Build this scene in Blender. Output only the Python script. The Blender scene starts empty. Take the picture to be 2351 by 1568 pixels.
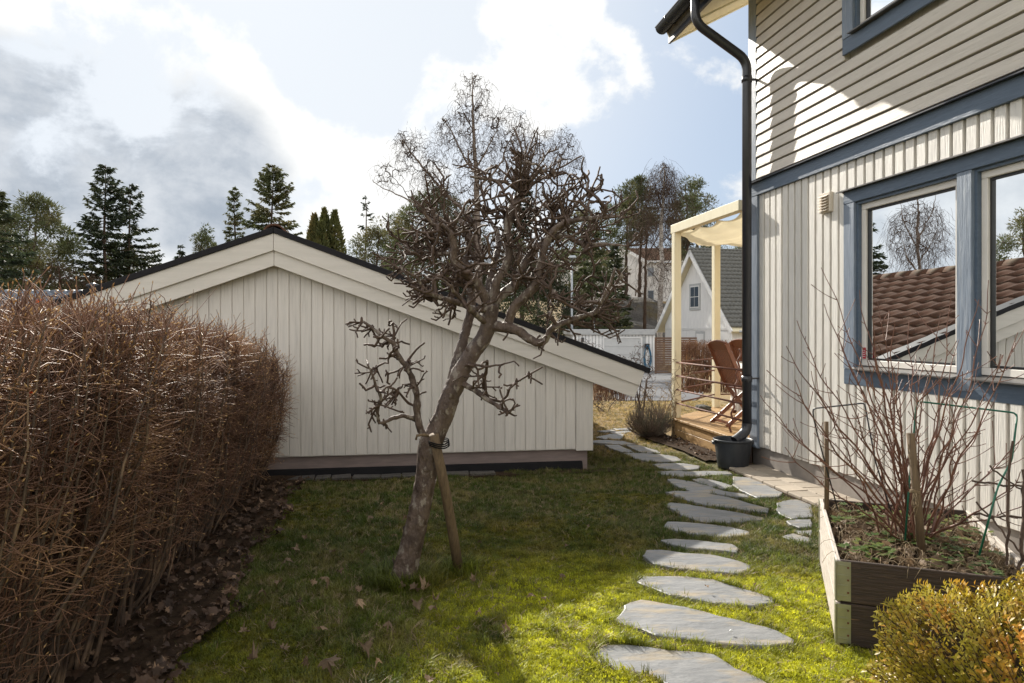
import bpy, math, random
import numpy as np
from mathutils import Vector, Matrix

S = bpy.context.scene
COL = S.collection
rng = np.random.default_rng(7)
random.seed(7)
R = math.radians

# ------------------------------------------------------------------ camera, light, exposure
CAMH, F, CX, HY = 1.45, 1567.3, 1175.5, 755.0
cd = bpy.data.cameras.new('camera'); cam = bpy.data.objects.new('camera', cd); COL.objects.link(cam)
cam.location = (0, 0, CAMH); cam.rotation_euler = (R(90), 0, 0)
cd.sensor_width = 36; cd.lens = 24; cd.shift_y = -29 / 2351; cd.clip_end = 3000; cd.clip_start = .05
S.camera = cam

SUN_AZ, SUN_EL = 22.3, 30.2            # azimuth to the left of +Y
sd = Vector((-math.sin(R(SUN_AZ)) * math.cos(R(SUN_EL)), math.cos(R(SUN_AZ)) * math.cos(R(SUN_EL)), math.sin(R(SUN_EL))))
sl = bpy.data.lights.new('sun', 'SUN'); sl.energy = 4.2; sl.angle = R(.5); sl.color = (1, .94, .84)
so = bpy.data.objects.new('sun', sl); COL.objects.link(so); so.location = (0, 0, 30)
so.rotation_euler = sd.to_track_quat('Z', 'Y').to_euler()
S.view_settings.view_transform = 'Standard'; S.view_settings.look = 'None'
S.view_settings.gamma = 1; S.view_settings.exposure = 1.0
try: S.view_settings.use_curve_mapping = False
except Exception: pass
S.cycles.use_denoising = True
S.cycles.max_bounces = 8; S.cycles.transparent_max_bounces = 12
S.cycles.sample_clamp_indirect = 6

world = bpy.data.worlds.new('World'); S.world = world; world.use_nodes = True
wn, wl = world.node_tree.nodes, world.node_tree.links
wn.clear()
def WN(t, **k):
    n = wn.new(t)
    for a, b in k.items(): setattr(n, a, b)
    return n
def wmath(op, a, b=None, c=None, clamp=False):
    n = WN('ShaderNodeMath', operation=op, use_clamp=clamp)
    for i, v in enumerate((a, b, c)):
        if v is None: continue
        if isinstance(v, (int, float)): n.inputs[i].default_value = v
        else: wl.new(v, n.inputs[i])
    return n.outputs[0]
def wramp(v, a, b):
    n = WN('ShaderNodeMapRange', interpolation_type='SMOOTHSTEP')
    wl.new(v, n.inputs[0]); n.inputs[1].default_value = a; n.inputs[2].default_value = b
    return n.outputs[0]
sky = WN('ShaderNodeTexSky', sky_type='NISHITA', sun_disc=False, sun_elevation=R(SUN_EL), sun_rotation=R(-SUN_AZ),
         air_density=1.0, dust_density=1.6, ozone_density=1.6, altitude=50)
tc = WN('ShaderNodeTexCoord')
nrm = WN('ShaderNodeVectorMath', operation='NORMALIZE'); wl.new(tc.outputs['Generated'], nrm.inputs[0])
dirv = nrm.outputs[0]
def wnoise(scale, detail, rough, loc=(0, 0, 0), dist=0.0, sc=(1, 1, 1)):
    mp = WN('ShaderNodeMapping'); wl.new(dirv, mp.inputs[0]); mp.inputs[1].default_value = loc; mp.inputs[3].default_value = sc
    n = WN('ShaderNodeTexNoise'); wl.new(mp.outputs[0], n.inputs['Vector'])
    n.inputs['Scale'].default_value = scale; n.inputs['Detail'].default_value = detail
    n.inputs['Roughness'].default_value = rough; n.inputs['Distortion'].default_value = dist
    return n.outputs[0]
def blob(x, y, r, k=1.0):
    v = Vector(((x - CX) / F, 1, (HY - y) / F)).normalized()
    d = WN('ShaderNodeVectorMath', operation='DOT_PRODUCT'); wl.new(dirv, d.inputs[0]); d.inputs[1].default_value = v
    ang = r / F
    m = WN('ShaderNodeMapRange', interpolation_type='SMOOTHSTEP'); wl.new(d.outputs['Value'], m.inputs[0])
    m.inputs[1].default_value = math.cos(ang * 1.2); m.inputs[2].default_value = 1.0
    m.inputs[4].default_value = k
    return m.outputs[0]
def summ(vals):
    o = vals[0]
    for v in vals[1:]: o = wmath('ADD', o, v)
    return o
n_big = wnoise(4.6, 10, .6, (3.1, .4, 1.2), .3, (1, 1, 1.5))
n_fine = wnoise(15, 8, .62, (1.1, 5, 2), .2)
cover = summ([blob(-60, 300, 330, .9), blob(200, 340, 320, .85), blob(430, 380, 240, .8), blob(600, 440, 190, .6),
              blob(60, 60, 260, .62), blob(-400, 400, 420, .6), blob(300, 610, 260, .4), blob(780, 430, 150, .45), blob(560, 600, 260, .3), blob(270, 190, 200, .55),
              blob(1010, 225, 110, .55), blob(1150, 70, 90, .15), blob(1270, 120, 180, .62), blob(1400, 200, 110, .45),
              blob(920, 410, 110, .42), blob(1180, 260, 120, .34), blob(1690, 480, 90, .36), blob(1560, 700, 160, .2), blob(1300, 520, 190, .3),
              blob(560, 180, 60, .25), blob(1100, 500, 180, .15), blob(1700, 420, 60, .2)])
cover = wmath('MINIMUM', cover, .56)
shade = summ([blob(-80, 350, 230, .9), blob(140, 350, 210, .8), blob(330, 365, 240, .85), blob(480, 405, 190, .75), blob(640, 470, 120, .3), blob(-420, 420, 420, .7), blob(60, 520, 160, .2), blob(1160, 250, 100, .28), blob(950, 470, 140, .2), blob(600, 560, 130, .2)])
# unseen bright clouds added at the sides and behind to light shaded walls
sep = WN('ShaderNodeSeparateXYZ'); wl.new(dirv, sep.inputs[0])
fill_clouds = wramp(wmath('MULTIPLY', sep.outputs[1], -1.0), -.5, -.1)
field = wmath('ADD', wmath('ADD', cover, wmath('MULTIPLY', fill_clouds, .42)), wmath('MULTIPLY', wmath('SUBTRACT', n_big, .5), 2.1))
field = wmath('ADD', field, wmath('MULTIPLY', wmath('SUBTRACT', n_fine, .5), .9))
alpha = wramp(field, .24, .58)
core = wramp(wmath('ADD', shade, wmath('MULTIPLY', wmath('SUBTRACT', n_big, .5), 1.2)), .10, 1.25)
glow_d = WN('ShaderNodeVectorMath', operation='DOT_PRODUCT'); wl.new(dirv, glow_d.inputs[0]); glow_d.inputs[1].default_value = sd
near_sun = wramp(glow_d.outputs['Value'], .62, .99)
SKY_STR = .05
skym = WN('ShaderNodeVectorMath', operation='SCALE'); wl.new(sky.outputs[0], skym.inputs[0]); skym.inputs[3].default_value = SKY_STR
# thin veil of high haze that scatters more near the sun
veil = WN('ShaderNodeMix', data_type='RGBA'); wl.new(wmath('MULTIPLY_ADD', near_sun, .42, .55), veil.inputs[0])
vc = WN('ShaderNodeMix', data_type='RGBA'); wl.new(wramp(glow_d.outputs['Value'], .74, .97), vc.inputs[0]); vc.inputs[6].default_value = (.29, .35, .44, 1); vc.inputs[7].default_value = (.42, .45, .485, 1)
wl.new(skym.outputs[0], veil.inputs[6]); wl.new(vc.outputs[2], veil.inputs[7])
ccol = WN('ShaderNodeMix', data_type='RGBA'); wl.new(core, ccol.inputs[0])
cb = WN('ShaderNodeMix', data_type='RGBA'); wl.new(near_sun, cb.inputs[0])
cb.inputs[6].default_value = (.47, .475, .475, 1); cb.inputs[7].default_value = (.56, .56, .55, 1)
cfar = WN('ShaderNodeMix', data_type='RGBA'); wl.new(fill_clouds, cfar.inputs[0]); wl.new(cb.outputs[2], cfar.inputs[6]); cfar.inputs[7].default_value = (1.15, 1.10, 1.02, 1)  # added clouds made extra bright as fill light
wl.new(cfar.outputs[2], ccol.inputs[6]); 
gcol = WN('ShaderNodeMix', data_type='RGBA'); wl.new(wramp(wmath('ADD', wmath('MULTIPLY', n_fine, .5), wmath('MULTIPLY', wnoise(7, 8, .6, (7, 2, 4), .3, (1, 1, 1.8)), .7)), .42, .78), gcol.inputs[0])
gcol.inputs[6].default_value = (.215, .245, .285, 1); gcol.inputs[7].default_value = (.37, .39, .415, 1); wl.new(gcol.outputs[2], ccol.inputs[7])
fin = WN('ShaderNodeMix', data_type='RGBA'); wl.new(alpha, fin.inputs[0]); wl.new(veil.outputs[2], fin.inputs[6]); wl.new(ccol.outputs[2], fin.inputs[7])
bg = WN('ShaderNodeBackground'); wl.new(fin.outputs[2], bg.inputs[0]); bg.inputs[1].default_value = 1.0
wo = WN('ShaderNodeOutputWorld'); wl.new(bg.outputs[0], wo.inputs[0])

# ------------------------------------------------------------------ geometry helpers
TH = R(9.46)                                  # the house wall runs 9.46 degrees to the left of +Y
nx, ny = math.cos(TH), math.sin(TH)
dx, dy = -ny, nx
WALL_S, HOUSE_T = 3.75, 6.793
def at(x, y, Y): return Vector(((x - CX) / F * Y, Y, CAMH + (HY - y) / F * Y))
def gnd(x, y, z=0.0):
    Y = F * (CAMH - z) / (y - HY); return Vector(((x - CX) / F * Y, Y, z))
def st(s, t, z=0.0): return Vector((s * nx + t * dx, s * ny + t * dy, z))
def W(x, y, off=0.0):
    """photo point on the house wall plane (off metres out of it) -> (local y, z) of the house"""
    u = (x - CX) / F; s = WALL_S - off
    Y = s / (u * nx + ny); t = Y * (dx * u + dy)
    return t - HOUSE_T, CAMH + (HY - y) / F * Y
def terr(y): return np.interp(y, [-50, 13.5, 17, 41, 50, 60, 80, 200, 3000], [0, 0, -.35, -1.09, -1.0, 1.2, 4.7, 8, 8])

class MB:
    def __init__(s): s.v = []; s.f = []
    def add(s, vs, fs):
        b = len(s.v); s.v += [tuple(v) for v in vs]; s.f += [tuple(b + i for i in f) for f in fs]; return s
    def box(s, a, b):
        x0, y0, z0 = a; x1, y1, z1 = b
        return s.hexa([(x0, y0, z0), (x1, y0, z0), (x1, y1, z0), (x0, y1, z0), (x0, y0, z1), (x1, y0, z1), (x1, y1, z1), (x0, y1, z1)])
    def hexa(s, p): return s.add(p, [(0, 3, 2, 1), (4, 5, 6, 7), (0, 1, 5, 4), (1, 2, 6, 5), (2, 3, 7, 6), (3, 0, 4, 7)])
    def beam(s, p, q, w, h, up=(0, 0, 1)):
        p, q, up = Vector(p), Vector(q), Vector(up); d = (q - p).normalized()
        a = d.cross(up).normalized() * w / 2; b = a.cross(d).normalized() * h / 2
        return s.hexa([p - a - b, p + a - b, q + a - b, q - a - b, p - a + b, p + a + b, q + a + b, q - a + b])
    def prism(s, poly, d):
        """poly: 3D points of a planar outline, d: extrusion vector"""
        d = Vector(d); n = len(poly); p = [Vector(v) for v in poly]
        return s.add(p + [v + d for v in p], [tuple(range(n))[::-1], tuple(range(n, 2 * n))] + [(i, (i + 1) % n, n + (i + 1) % n, n + i) for i in range(n)])
    def tube(s, pts, rad, sides=8, cap=True):
        pts = [Vector(p) for p in pts]; n = len(pts)
        if isinstance(rad, (int, float)): rad = [rad] * n
        d = (pts[1] - pts[0]).normalized(); a = d.orthogonal().normalized(); vs = []
        for i in range(n):
            if i: 
                d2 = (pts[min(i + 1, n - 1)] - pts[i - 1]).normalized()
                a = (a - d2 * a.dot(d2)).normalized(); d = d2
            b = d.cross(a)
            for k in range(sides):
                t = 2 * math.pi * k / sides; vs.append(pts[i] + (a * math.cos(t) + b * math.sin(t)) * rad[i])
        fs = [(i * sides + k, i * sides + (k + 1) % sides, (i + 1) * sides + (k + 1) % sides, (i + 1) * sides + k) for i in range(n - 1) for k in range(sides)]
        if cap: fs += [tuple(range(sides))[::-1], tuple((n - 1) * sides + k for k in range(sides))]
        return s.add(vs, fs)
    def lathe(s, prof, c=(0, 0, 0), sides=28):
        vs = []; n = len(prof)
        for r, z in prof:
            for k in range(sides):
                t = 2 * math.pi * k / sides; vs.append((c[0] + r * math.cos(t), c[1] + r * math.sin(t), c[2] + z))
        fs = [(i * sides + k, i * sides + (k + 1) % sides, (i + 1) * sides + (k + 1) % sides, (i + 1) * sides + k) for i in range(n - 1) for k in range(sides)]
        return s.add(vs, fs)
    def build(s, name, mat, parent=None, smooth=False, bevel=0):
        me = bpy.data.meshes.new(name); me.from_pydata(s.v, [], s.f); me.update()
        return link(name, me, mat, parent, smooth, bevel)
def link(name, me, mat, parent=None, smooth=False, bevel=0):
    if mat and not me.materials: me.materials.append(mat)
    o = bpy.data.objects.new(name, me); COL.objects.link(o)
    if parent is not None: o.parent = parent
    if smooth: me.shade_smooth()
    if bevel:
        m = o.modifiers.new('bevel', 'BEVEL'); m.width = bevel; m.segments = 1; m.limit_method = 'ANGLE'
    return o
def arrmesh(name, v, f):
    """v: (N,3) array, f: (M,k) array of equal polygons"""
    me = bpy.data.meshes.new(name); v = np.asarray(v, np.float32); f = np.asarray(f, np.int32); M, k = f.shape
    me.vertices.add(len(v)); me.vertices.foreach_set('co', v.ravel())
    me.loops.add(M * k); me.loops.foreach_set('vertex_index', f.ravel())
    me.polygons.add(M); me.polygons.foreach_set('loop_start', np.arange(0, M * k, k, dtype=np.int32))
    me.update(calc_edges=True); return me
def thing(name, label, cat, loc=(0, 0, 0), rotz=0, group=None):
    o = bpy.data.objects.new(name, None); COL.objects.link(o); o.location = loc; o.rotation_euler = (0, 0, rotz)
    o.empty_display_size = .2
    return tag(o, label, cat, group)
def tag(o, label=None, cat=None, group=None, kind=None):
    if label: o['label'] = label
    if cat: o['category'] = cat
    if group: o['group'] = group
    if kind: o['kind'] = kind
    return o
def copy_tree(o, parent=None):
    c = o.copy(); COL.objects.link(c)
    if parent is not None: c.parent = parent
    for ch in [q for q in o.children]: copy_tree(ch, c)
    return c

# many tubes at once -------------------------------------------------------
def tubes(chains, rads, sides=4):
    n = np.array([len(c) for c in chains]); P = np.concatenate([np.asarray(c, float) for c in chains]); Rr = np.concatenate([np.asarray(r, float) for r in rads])
    st_ = np.concatenate([[0], np.cumsum(n)[:-1]]); first = np.zeros(len(P), bool); first[st_] = True; last = np.zeros(len(P), bool); last[st_ + n - 1] = True
    T = np.zeros_like(P); nxt = np.where(last, np.arange(len(P)), np.arange(len(P)) + 1); prv = np.where(first, np.arange(len(P)), np.arange(len(P)) - 1)
    T = P[nxt] - P[prv]; T /= np.linalg.norm(T, axis=1, keepdims=True) + 1e-9
    over = P[st_ + n - 1] - P[st_]; ax = np.argmin(np.abs(over), axis=1); ref = np.eye(3)[np.repeat(ax, n)]
    A = np.cross(T, ref); A /= np.linalg.norm(A, axis=1, keepdims=True) + 1e-9; B = np.cross(T, A)
    th = 2 * np.pi * np.arange(sides) / sides
    V = P[:, None] + Rr[:, None, None] * (A[:, None] * np.cos(th)[None, :, None] + B[:, None] * np.sin(th)[None, :, None])
    i = np.nonzero(~last)[0]; k = np.arange(sides); k2 = (k + 1) % sides
    Fq = np.stack([i[:, None] * sides + k, i[:, None] * sides + k2, (i[:, None] + 1) * sides + k2, (i[:, None] + 1) * sides + k], -1).reshape(-1, 4)
    return V.reshape(-1, 3), Fq
def tube_obj(name, chains, rads, sides, mat, parent=None, smooth=True):
    v, f = tubes(chains, rads, sides); return link(name, arrmesh(name, v, f), mat, parent, smooth)

def resample(p, step):
    p = np.asarray(p, float); d = np.linalg.norm(np.diff(p[:, :3], axis=0), axis=1); s = np.concatenate([[0], np.cumsum(d)])
    n = max(2, int(s[-1] / step) + 1); q = np.linspace(0, s[-1], n)
    return np.stack([np.interp(q, s, p[:, i]) for i in range(p.shape[1])], 1)
def grow(skel, attr, step, wig=.25, rtip=.004, ex=.45, droop=0.0, swell=0.0, rn=None, curl=.25):
    """skeleton polylines (x,y,z,r) + attractor points -> chains of points and radii"""
    rn = rn or rng
    pos, par, rs = [], [], []
    for k, pl in enumerate(skel):
        pl = resample(pl, step); prev = -1
        if k:
            d = np.linalg.norm(np.array(pos) - pl[0, :3], axis=1); prev = int(d.argmin())
        for i, p in enumerate(pl):
            j = p[:3] + (rn.normal(0, wig * step * .35, 3) if i else 0)
            pos.append(j); par.append(prev); rs.append(p[3]); prev = len(pos) - 1
    ns = len(pos)
    cap = 400000; P = np.zeros((cap, 3)); P[:ns] = pos; n = ns
    attr = np.asarray(attr, float)
    if len(attr):
        d0 = np.array([np.linalg.norm(P[:ns] - a, axis=1).min() for a in attr]); attr = attr[np.argsort(d0)]
        lo = np.zeros(cap); 
        for a in attr:
            d = np.linalg.norm(P[:n] - a, axis=1); j = int(d.argmin()); L = d[j]
            if L < step * .7: continue
            m = max(2, int(L / step) + 1); q = np.linspace(0, 1, m + 1)[1:]
            side = rn.normal(0, 1, 3); dirn = (a - P[j]) / L; side -= dirn * side.dot(dirn); side /= np.linalg.norm(side) + 1e-9
            pts = P[j] + np.outer(q, a - P[j]) + np.outer(np.sin(q * np.pi), side) * L * curl * rn.random() + rn.normal(0, wig * step, (m, 3))
            if droop: pts[:, 2] -= droop * L * (q ** 2)
            if n + m >= cap: break
            P[n:n + m] = pts; par += [j] + list(range(n, n + m - 1)); rs += [0] * m; n += m
    P = P[:n]; par = np.array(par); cnt = np.zeros(n)
    has = np.zeros(n, bool); has[par[par >= 0]] = True; cnt[~has] = 1
    for i in range(n - 1, -1, -1):
        if par[i] >= 0: cnt[par[i]] += cnt[i]
    rad = rtip * cnt ** ex; rs = np.array(rs); rad[:ns] = np.where(rs[:ns] > 0, rs[:ns], rad[:ns])
    nch = np.bincount(par[par >= 0], minlength=n)
    if swell: thin = rad < .02; rad = rad * (1 + swell * (nch > 1) * rn.random(n) * np.where(thin, 1, .25)) * (1 + swell * .5 * (rn.random(n) - .5) * thin)
    main = -np.ones(n, int); best = np.zeros(n)
    for i in range(n):
        p = par[i]
        if p >= 0:
            w = cnt[i] + (1e6 if i < ns and rs[i] > 0 and i == p + 1 else 0)
            if w > best[p]: best[p] = w; main[p] = i
    chains, rads = [], []
    for i in range(n):
        p = par[i]
        if p >= 0 and main[p] == i: continue
        c = [P[p]] if p >= 0 else []; r = [min(rad[p], rad[i] * 1.25)] if p >= 0 else []
        j = i
        while j >= 0: c.append(P[j]); r.append(rad[j]); j = main[j]
        if len(c) < 2: continue
        e = c[-1] + (c[-1] - c[-2]) / (np.linalg.norm(c[-1] - c[-2]) + 1e-9) * r[-1] * .6
        c.append(e); r.append(r[-1] * .35); chains.append(np.array(c)); rads.append(np.array(r))
    return chains, rads
def spurs(C_, Rr, q, rmax=.012, prob=.30):
    for i in range(len(C_)):
        c, r = C_[i], Rr[i]
        for j in range(1, len(c) - 1):
            if r[j] > rmax or q.random() > prob: continue
            d = c[j + 1] - c[j]; d = d / (np.linalg.norm(d) + 1e-9); s_ = q.normal(0, 1, 3); s_ -= d * s_.dot(d); s_ /= np.linalg.norm(s_) + 1e-9
            L_ = .012 + .045 * q.random() ** 2; e = d * .7 + s_; e /= np.linalg.norm(e); rr = r[j] * .8
            C_.append(np.array([c[j], c[j] + e * L_ * .6, c[j] + (e + np.array([0, 0, .25])) * L_, c[j] + (e + np.array([0, 0, .25])) * (L_ + rr * .5)])); Rr.append(np.array([rr, rr * .8, rr * .95, rr * .35]))
def in_ell(c, r, n, rn=None, shell=0.0):
    rn = rn or rng; p = rn.normal(0, 1, (n, 3)); p /= np.linalg.norm(p, axis=1, keepdims=True)
    q = shell + (1 - shell) * rn.random((n, 1)) ** (1 / 3)
    return np.asarray(c) + p * q * np.asarray(r)

# ------------------------------------------------------------------ materials
def mat(name, c1, c2=None, rough=.7, ns=8, stretch=(1, 1, 1), bump=0.0, bs=None, spec=.5, vary=0.0, metal=0.0, transl=0.0, detail=6, lo=.35, hi=.65,
        c3=None, s3=2.0, lo3=.5, hi3=.65, geo=False, bdist=.01, coat=0):
    m = bpy.data.materials.new(name); m.use_nodes = True; N, L = m.node_tree.nodes, m.node_tree.links
    b = N['Principled BSDF']; b.inputs['Roughness'].default_value = rough; b.inputs['Metallic'].default_value = metal
    b.inputs['Specular IOR Level'].default_value = spec; b.inputs['Coat Weight'].default_value = coat
    t = N.new('ShaderNodeTexCoord'); mp = N.new('ShaderNodeMapping'); mp.inputs[3].default_value = stretch
    if geo:
        g = N.new('ShaderNodeNewGeometry'); L.new(g.outputs['Position'], mp.inputs[0])
    else: L.new(t.outputs['Object'], mp.inputs[0])
    def noise(sc, de=detail):
        n = N.new('ShaderNodeTexNoise'); n.inputs['Scale'].default_value = sc; n.inputs['Detail'].default_value = de; n.inputs['Roughness'].default_value = .6
        L.new(mp.outputs[0], n.inputs['Vector']); return n.outputs[0]
    def rmp(v, a, c):
        n = N.new('ShaderNodeMapRange'); L.new(v, n.inputs[0]); n.inputs[1].default_value = a; n.inputs[2].default_value = c; return n.outputs[0]
    def mix(f, a, c):
        n = N.new('ShaderNodeMix'); n.data_type = 'RGBA'; L.new(f, n.inputs[0])
        for k, v in ((6, a), (7, c)):
            if isinstance(v, tuple): n.inputs[k].default_value = (*v, 1)
            else: L.new(v, n.inputs[k])
        return n.outputs[2]
    c2 = c2 or tuple(x * .8 for x in c1)
    col = mix(rmp(noise(ns), lo, hi), c1, c2)
    if c3: col = mix(rmp(noise(s3, 4), lo3, hi3), col, c3)
    if vary:
        oi = N.new('ShaderNodeObjectInfo'); mr = N.new('ShaderNodeMapRange'); L.new(oi.outputs['Random'], mr.inputs[0])
        mr.inputs[3].default_value = 1 - vary; mr.inputs[4].default_value = 1 + vary
        sc = N.new('ShaderNodeVectorMath'); sc.operation = 'SCALE'; L.new(col, sc.inputs[0]); L.new(mr.outputs[0], sc.inputs[3]); col = sc.outputs[0]
    L.new(col, b.inputs['Base Color'])
    if bump:
        bn = N.new('ShaderNodeBump'); bn.inputs['Strength'].default_value = bump; bn.inputs['Distance'].default_value = bdist
        L.new(noise(bs or ns * 2), bn.inputs['Height']); L.new(bn.outputs[0], b.inputs['Normal'])
    if transl:
        tr = N.new('ShaderNodeBsdfTranslucent'); L.new(col, tr.inputs[0]); ms = N.new('ShaderNodeMixShader'); ms.inputs[0].default_value = transl
        L.new(b.outputs[0], ms.inputs[1]); L.new(tr.outputs[0], ms.inputs[2]); L.new(ms.outputs[0], N['Material Output'].inputs[0])
    return m
M = {}
M['cream_v'] = mat('cream_paint_vertical', (.68, .635, .575), (.60, .56, .51), .55, 5, (9, 9, .5), .35, 12, vary=.05, c3=(.50, .46, .40), s3=5, lo3=.62, hi3=.8)
M['cream_h'] = mat('cream_paint_horizontal', (.62, .57, .495), (.55, .50, .43), .55, 4, (9, .6, 9), .45, 8, vary=.06, c3=(.42, .38, .32), s3=6, lo3=.62, hi3=.8)
M['cream_b'] = mat('cream_boards_rough', (.69, .66, .60), (.60, .57, .52), .55, 6, (9, 9, .6), .5, 10, vary=.07, c3=(.42, .37, .30), s3=7, lo3=.62, hi3=.8)
M['barge'] = mat('barge_paint', (.66, .615, .555), (.60, .56, .50), .55, 4, (.6, 6, 6), .12, 8, vary=.02)
M['blue'] = mat('blue_paint_shaded', (.095, .130, .178), (.078, .108, .150), .42, 7, (5, .7, 5), .35, 9, vary=.03, c3=(.12, .16, .21), s3=9, lo3=.6, hi3=.8)  # trim paint in its darker tone, shade mixed into the colour
M['blue_lit'] = mat('blue_paint_sunlit', (.20, .24, .295), (.15, .185, .235), .42, 7, (6, 6, .6), .5, 10, vary=.03, c3=(.27, .30, .34), s3=8, lo3=.5, hi3=.75)  # same trim paint, lightened to stand in for sun on the boards
M['frame'] = mat('white_window_frame', (.72, .68, .62), (.66, .62, .56), .4, 5, bump=.05)
M['rubber'] = mat('black_rubber', (.012, .012, .014), (.02, .02, .02), .4)
M['metal_dark'] = mat('dark_painted_steel', (.022, .024, .03), (.03, .03, .036), .33, 20, bump=.04, spec=.6)
M['flash'] = mat('dark_grey_flashing', (.10, .095, .09), (.14, .13, .12), .4, 12, bump=.05, metal=.2)
M['black_cap'] = mat('black_roof_edge', (.010, .009, .011), (.014, .013, .015), .6, 20, spec=.2)
M['concrete'] = mat('foundation_concrete', (.27, .24, .21), (.21, .185, .165), .9, 6, bump=.4, bs=60, bdist=.003)
M['concrete_pink'] = mat('garage_plinth', (.27, .21, .19), (.21, .165, .15), .9, 5, (1, 1, 6), .5, 25, bdist=.004)
M['tile_brown'] = mat('brown_concrete_tile', (.12, .062, .040), (.065, .037, .027), .95, 6, bump=.3, bs=40, vary=.12, c3=(.13, .10, .065), s3=3, spec=.1)
M['tile_grey'] = mat('grey_roof_tile', (.125, .125, .115), (.085, .085, .078), .7, 5, bump=.2)
M['tile_blue'] = mat('blue_grey_roof_tile', (.10, .12, .15), (.07, .08, .10), .45, 5)
M['tile_red'] = mat('red_roof_tile', (.42, .13, .06), (.30, .09, .05), .8, 3)
M['white_wall'] = mat('white_painted_boards', (.82, .82, .81), (.74, .74, .74), .6, 3, (4, 4, .5), .1)
M['white_trim'] = mat('white_trim', (.74, .74, .73), (.68, .68, .68), .5, 3)
M['grey_trim'] = mat('pale_grey_trim', (.45, .46, .46), (.38, .39, .4), .6, 4)
M['plaster'] = mat('pale_render', (.66, .64, .62), (.58, .56, .54), .9, 2, c3=(.48, .47, .46), s3=.6)
M['red_wall'] = mat('red_boards', (.36, .075, .04), (.28, .06, .035), .7, 4, (5, 5, .5))
M['slate'] = mat('slate_stone', (.235, .235, .235), (.165, .17, .175), .5, 3.2, (1, 2.6, 1), .9, 9, c3=(.31, .26, .19), s3=3.4, lo3=.50, hi3=.66, geo=True, vary=.12, bdist=.012, spec=.6)
M['paver'] = mat('concrete_paver', (.42, .35, .27), (.33, .28, .22), .85, 9, bump=.4, bs=90, vary=.16, bdist=.003)
M['soil'] = mat('dark_soil', (.030, .019, .012), (.065, .043, .027), .95, 14, spec=.1, bump=.9, bs=40, bdist=.02, geo=True)
M['leafdry'] = mat('dry_leaf', (.27, .185, .11), (.17, .11, .065), .65, 9, transl=.25, vary=.35, bump=.3, geo=True)
M['leafdry2'] = mat('dry_leaf_litter', (.12, .068, .040), (.045, .027, .018), .7, 5, transl=.2, bump=.3, geo=True, c3=(.27, .17, .10), s3=14, lo3=.56, hi3=.62)
M['deck'] = mat('golden_deck_wood', (.43, .27, .11), (.31, .18, .07), .6, 6, (1, 12, 12), .3, 8, vary=.14, c3=(.22, .12, .05), s3=3, lo3=.6, hi3=.8)
M['fascia'] = mat('golden_fascia_wood', (.46, .29, .12), (.33, .19, .08), .6, 6, (12, 1, 12), .3, 8, vary=.08, c3=(.22, .12, .05), s3=5, lo3=.62, hi3=.72)
M['pergola'] = mat('pale_yellow_paint', (.80, .73, .53), (.75, .68, .48), .45, 4, (3, 3, .6), .08)
M['fabric'] = mat('cream_canopy_fabric', (.74, .66, .46), (.70, .61, .42), .8, 3, transl=.45)
M['cloth'] = mat('white_table_cloth', (.70, .68, .64), (.62, .60, .57), .9, 5, transl=.2)
M['rust'] = mat('rusty_steel', (.16, .06, .035), (.09, .035, .022), .75, 30, bump=.3)
M['teak'] = mat('oiled_teak', (.20, .068, .028), (.13, .042, .02), .4, 8, (8, 8, 1), .1)
M['plastic'] = mat('black_plastic_bucket', (.022, .026, .032), (.028, .032, .038), .42, 6)
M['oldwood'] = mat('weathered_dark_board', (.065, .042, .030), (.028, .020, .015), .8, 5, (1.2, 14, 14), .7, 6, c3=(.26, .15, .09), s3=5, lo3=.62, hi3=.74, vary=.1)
M['sunlit_wood'] = mat('sunlit_weathered_board', (.54, .49, .43), (.40, .35, .30), .8, 5, (14, 1.2, 14), .7, 6, c3=(.16, .11, .08), s3=4, lo3=.66, hi3=.76, vary=.06)  # weathered wood, its colour lightened as if the sun lay on it
M['zinc'] = mat('galvanised_steel', (.40, .40, .30), (.30, .30, .23), .45, 8, metal=.7, bump=.1, c3=(.16, .12, .08), s3=9, lo3=.62, hi3=.75)
M['bark'] = mat('fruit_tree_bark', (.15, .105, .078), (.062, .040, .030), .6, 16, (1, 1, .6), 1.0, 26, c3=(.25, .21, .17), s3=20, lo3=.55, hi3=.62, geo=True, bdist=.025)
M['twigbark'] = mat('pruned_twig_bark', (.105, .068, .048), (.055, .035, .025), .72, 40, bump=.6, bs=80, geo=True, bdist=.003, spec=.35)
M['stakewood'] = mat('round_stake_wood', (.17, .115, .062), (.10, .066, .036), .8, 6, (10, 10, 1), .5, 10)
M['cane'] = mat('red_brown_cane', (.19, .088, .058), (.11, .05, .035), .38, 9, bump=.2, c3=(.30, .16, .08), s3=5, lo3=.6, hi3=.75, geo=True)
M['hedge'] = mat('hedge_twig', (.215, .112, .068), (.095, .050, .033), .6, 7, bump=.1, geo=True, spec=.35, c3=(.38, .215, .115), s3=3.5, lo3=.50, hi3=.7)
M['hedgestem'] = mat('hedge_stem', (.115, .078, .055), (.06, .04, .03), .55, 14, bump=.3, geo=True, c3=(.24, .16, .10), s3=5)
M['bud'] = mat('hedge_bud', (.62, .40, .18), (.45, .27, .12), .5, 9, transl=.3, geo=True)
M['birchbark'] = mat('birch_bark', (.24, .20, .17), (.12, .09, .075), .9, 8, (1, 1, 3), spec=.1, geo=True, lo=.45, hi=.6)
M['whitebark'] = mat('white_birch_bark', (.46, .42, .38), (.22, .18, .15), .85, 5, (1, 1, 3), geo=True, lo=.45, hi=.6)
M['fartwig'] = mat('far_twig', (.085, .058, .042), (.055, .038, .028), .95, 3, spec=.1, geo=True)
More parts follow.
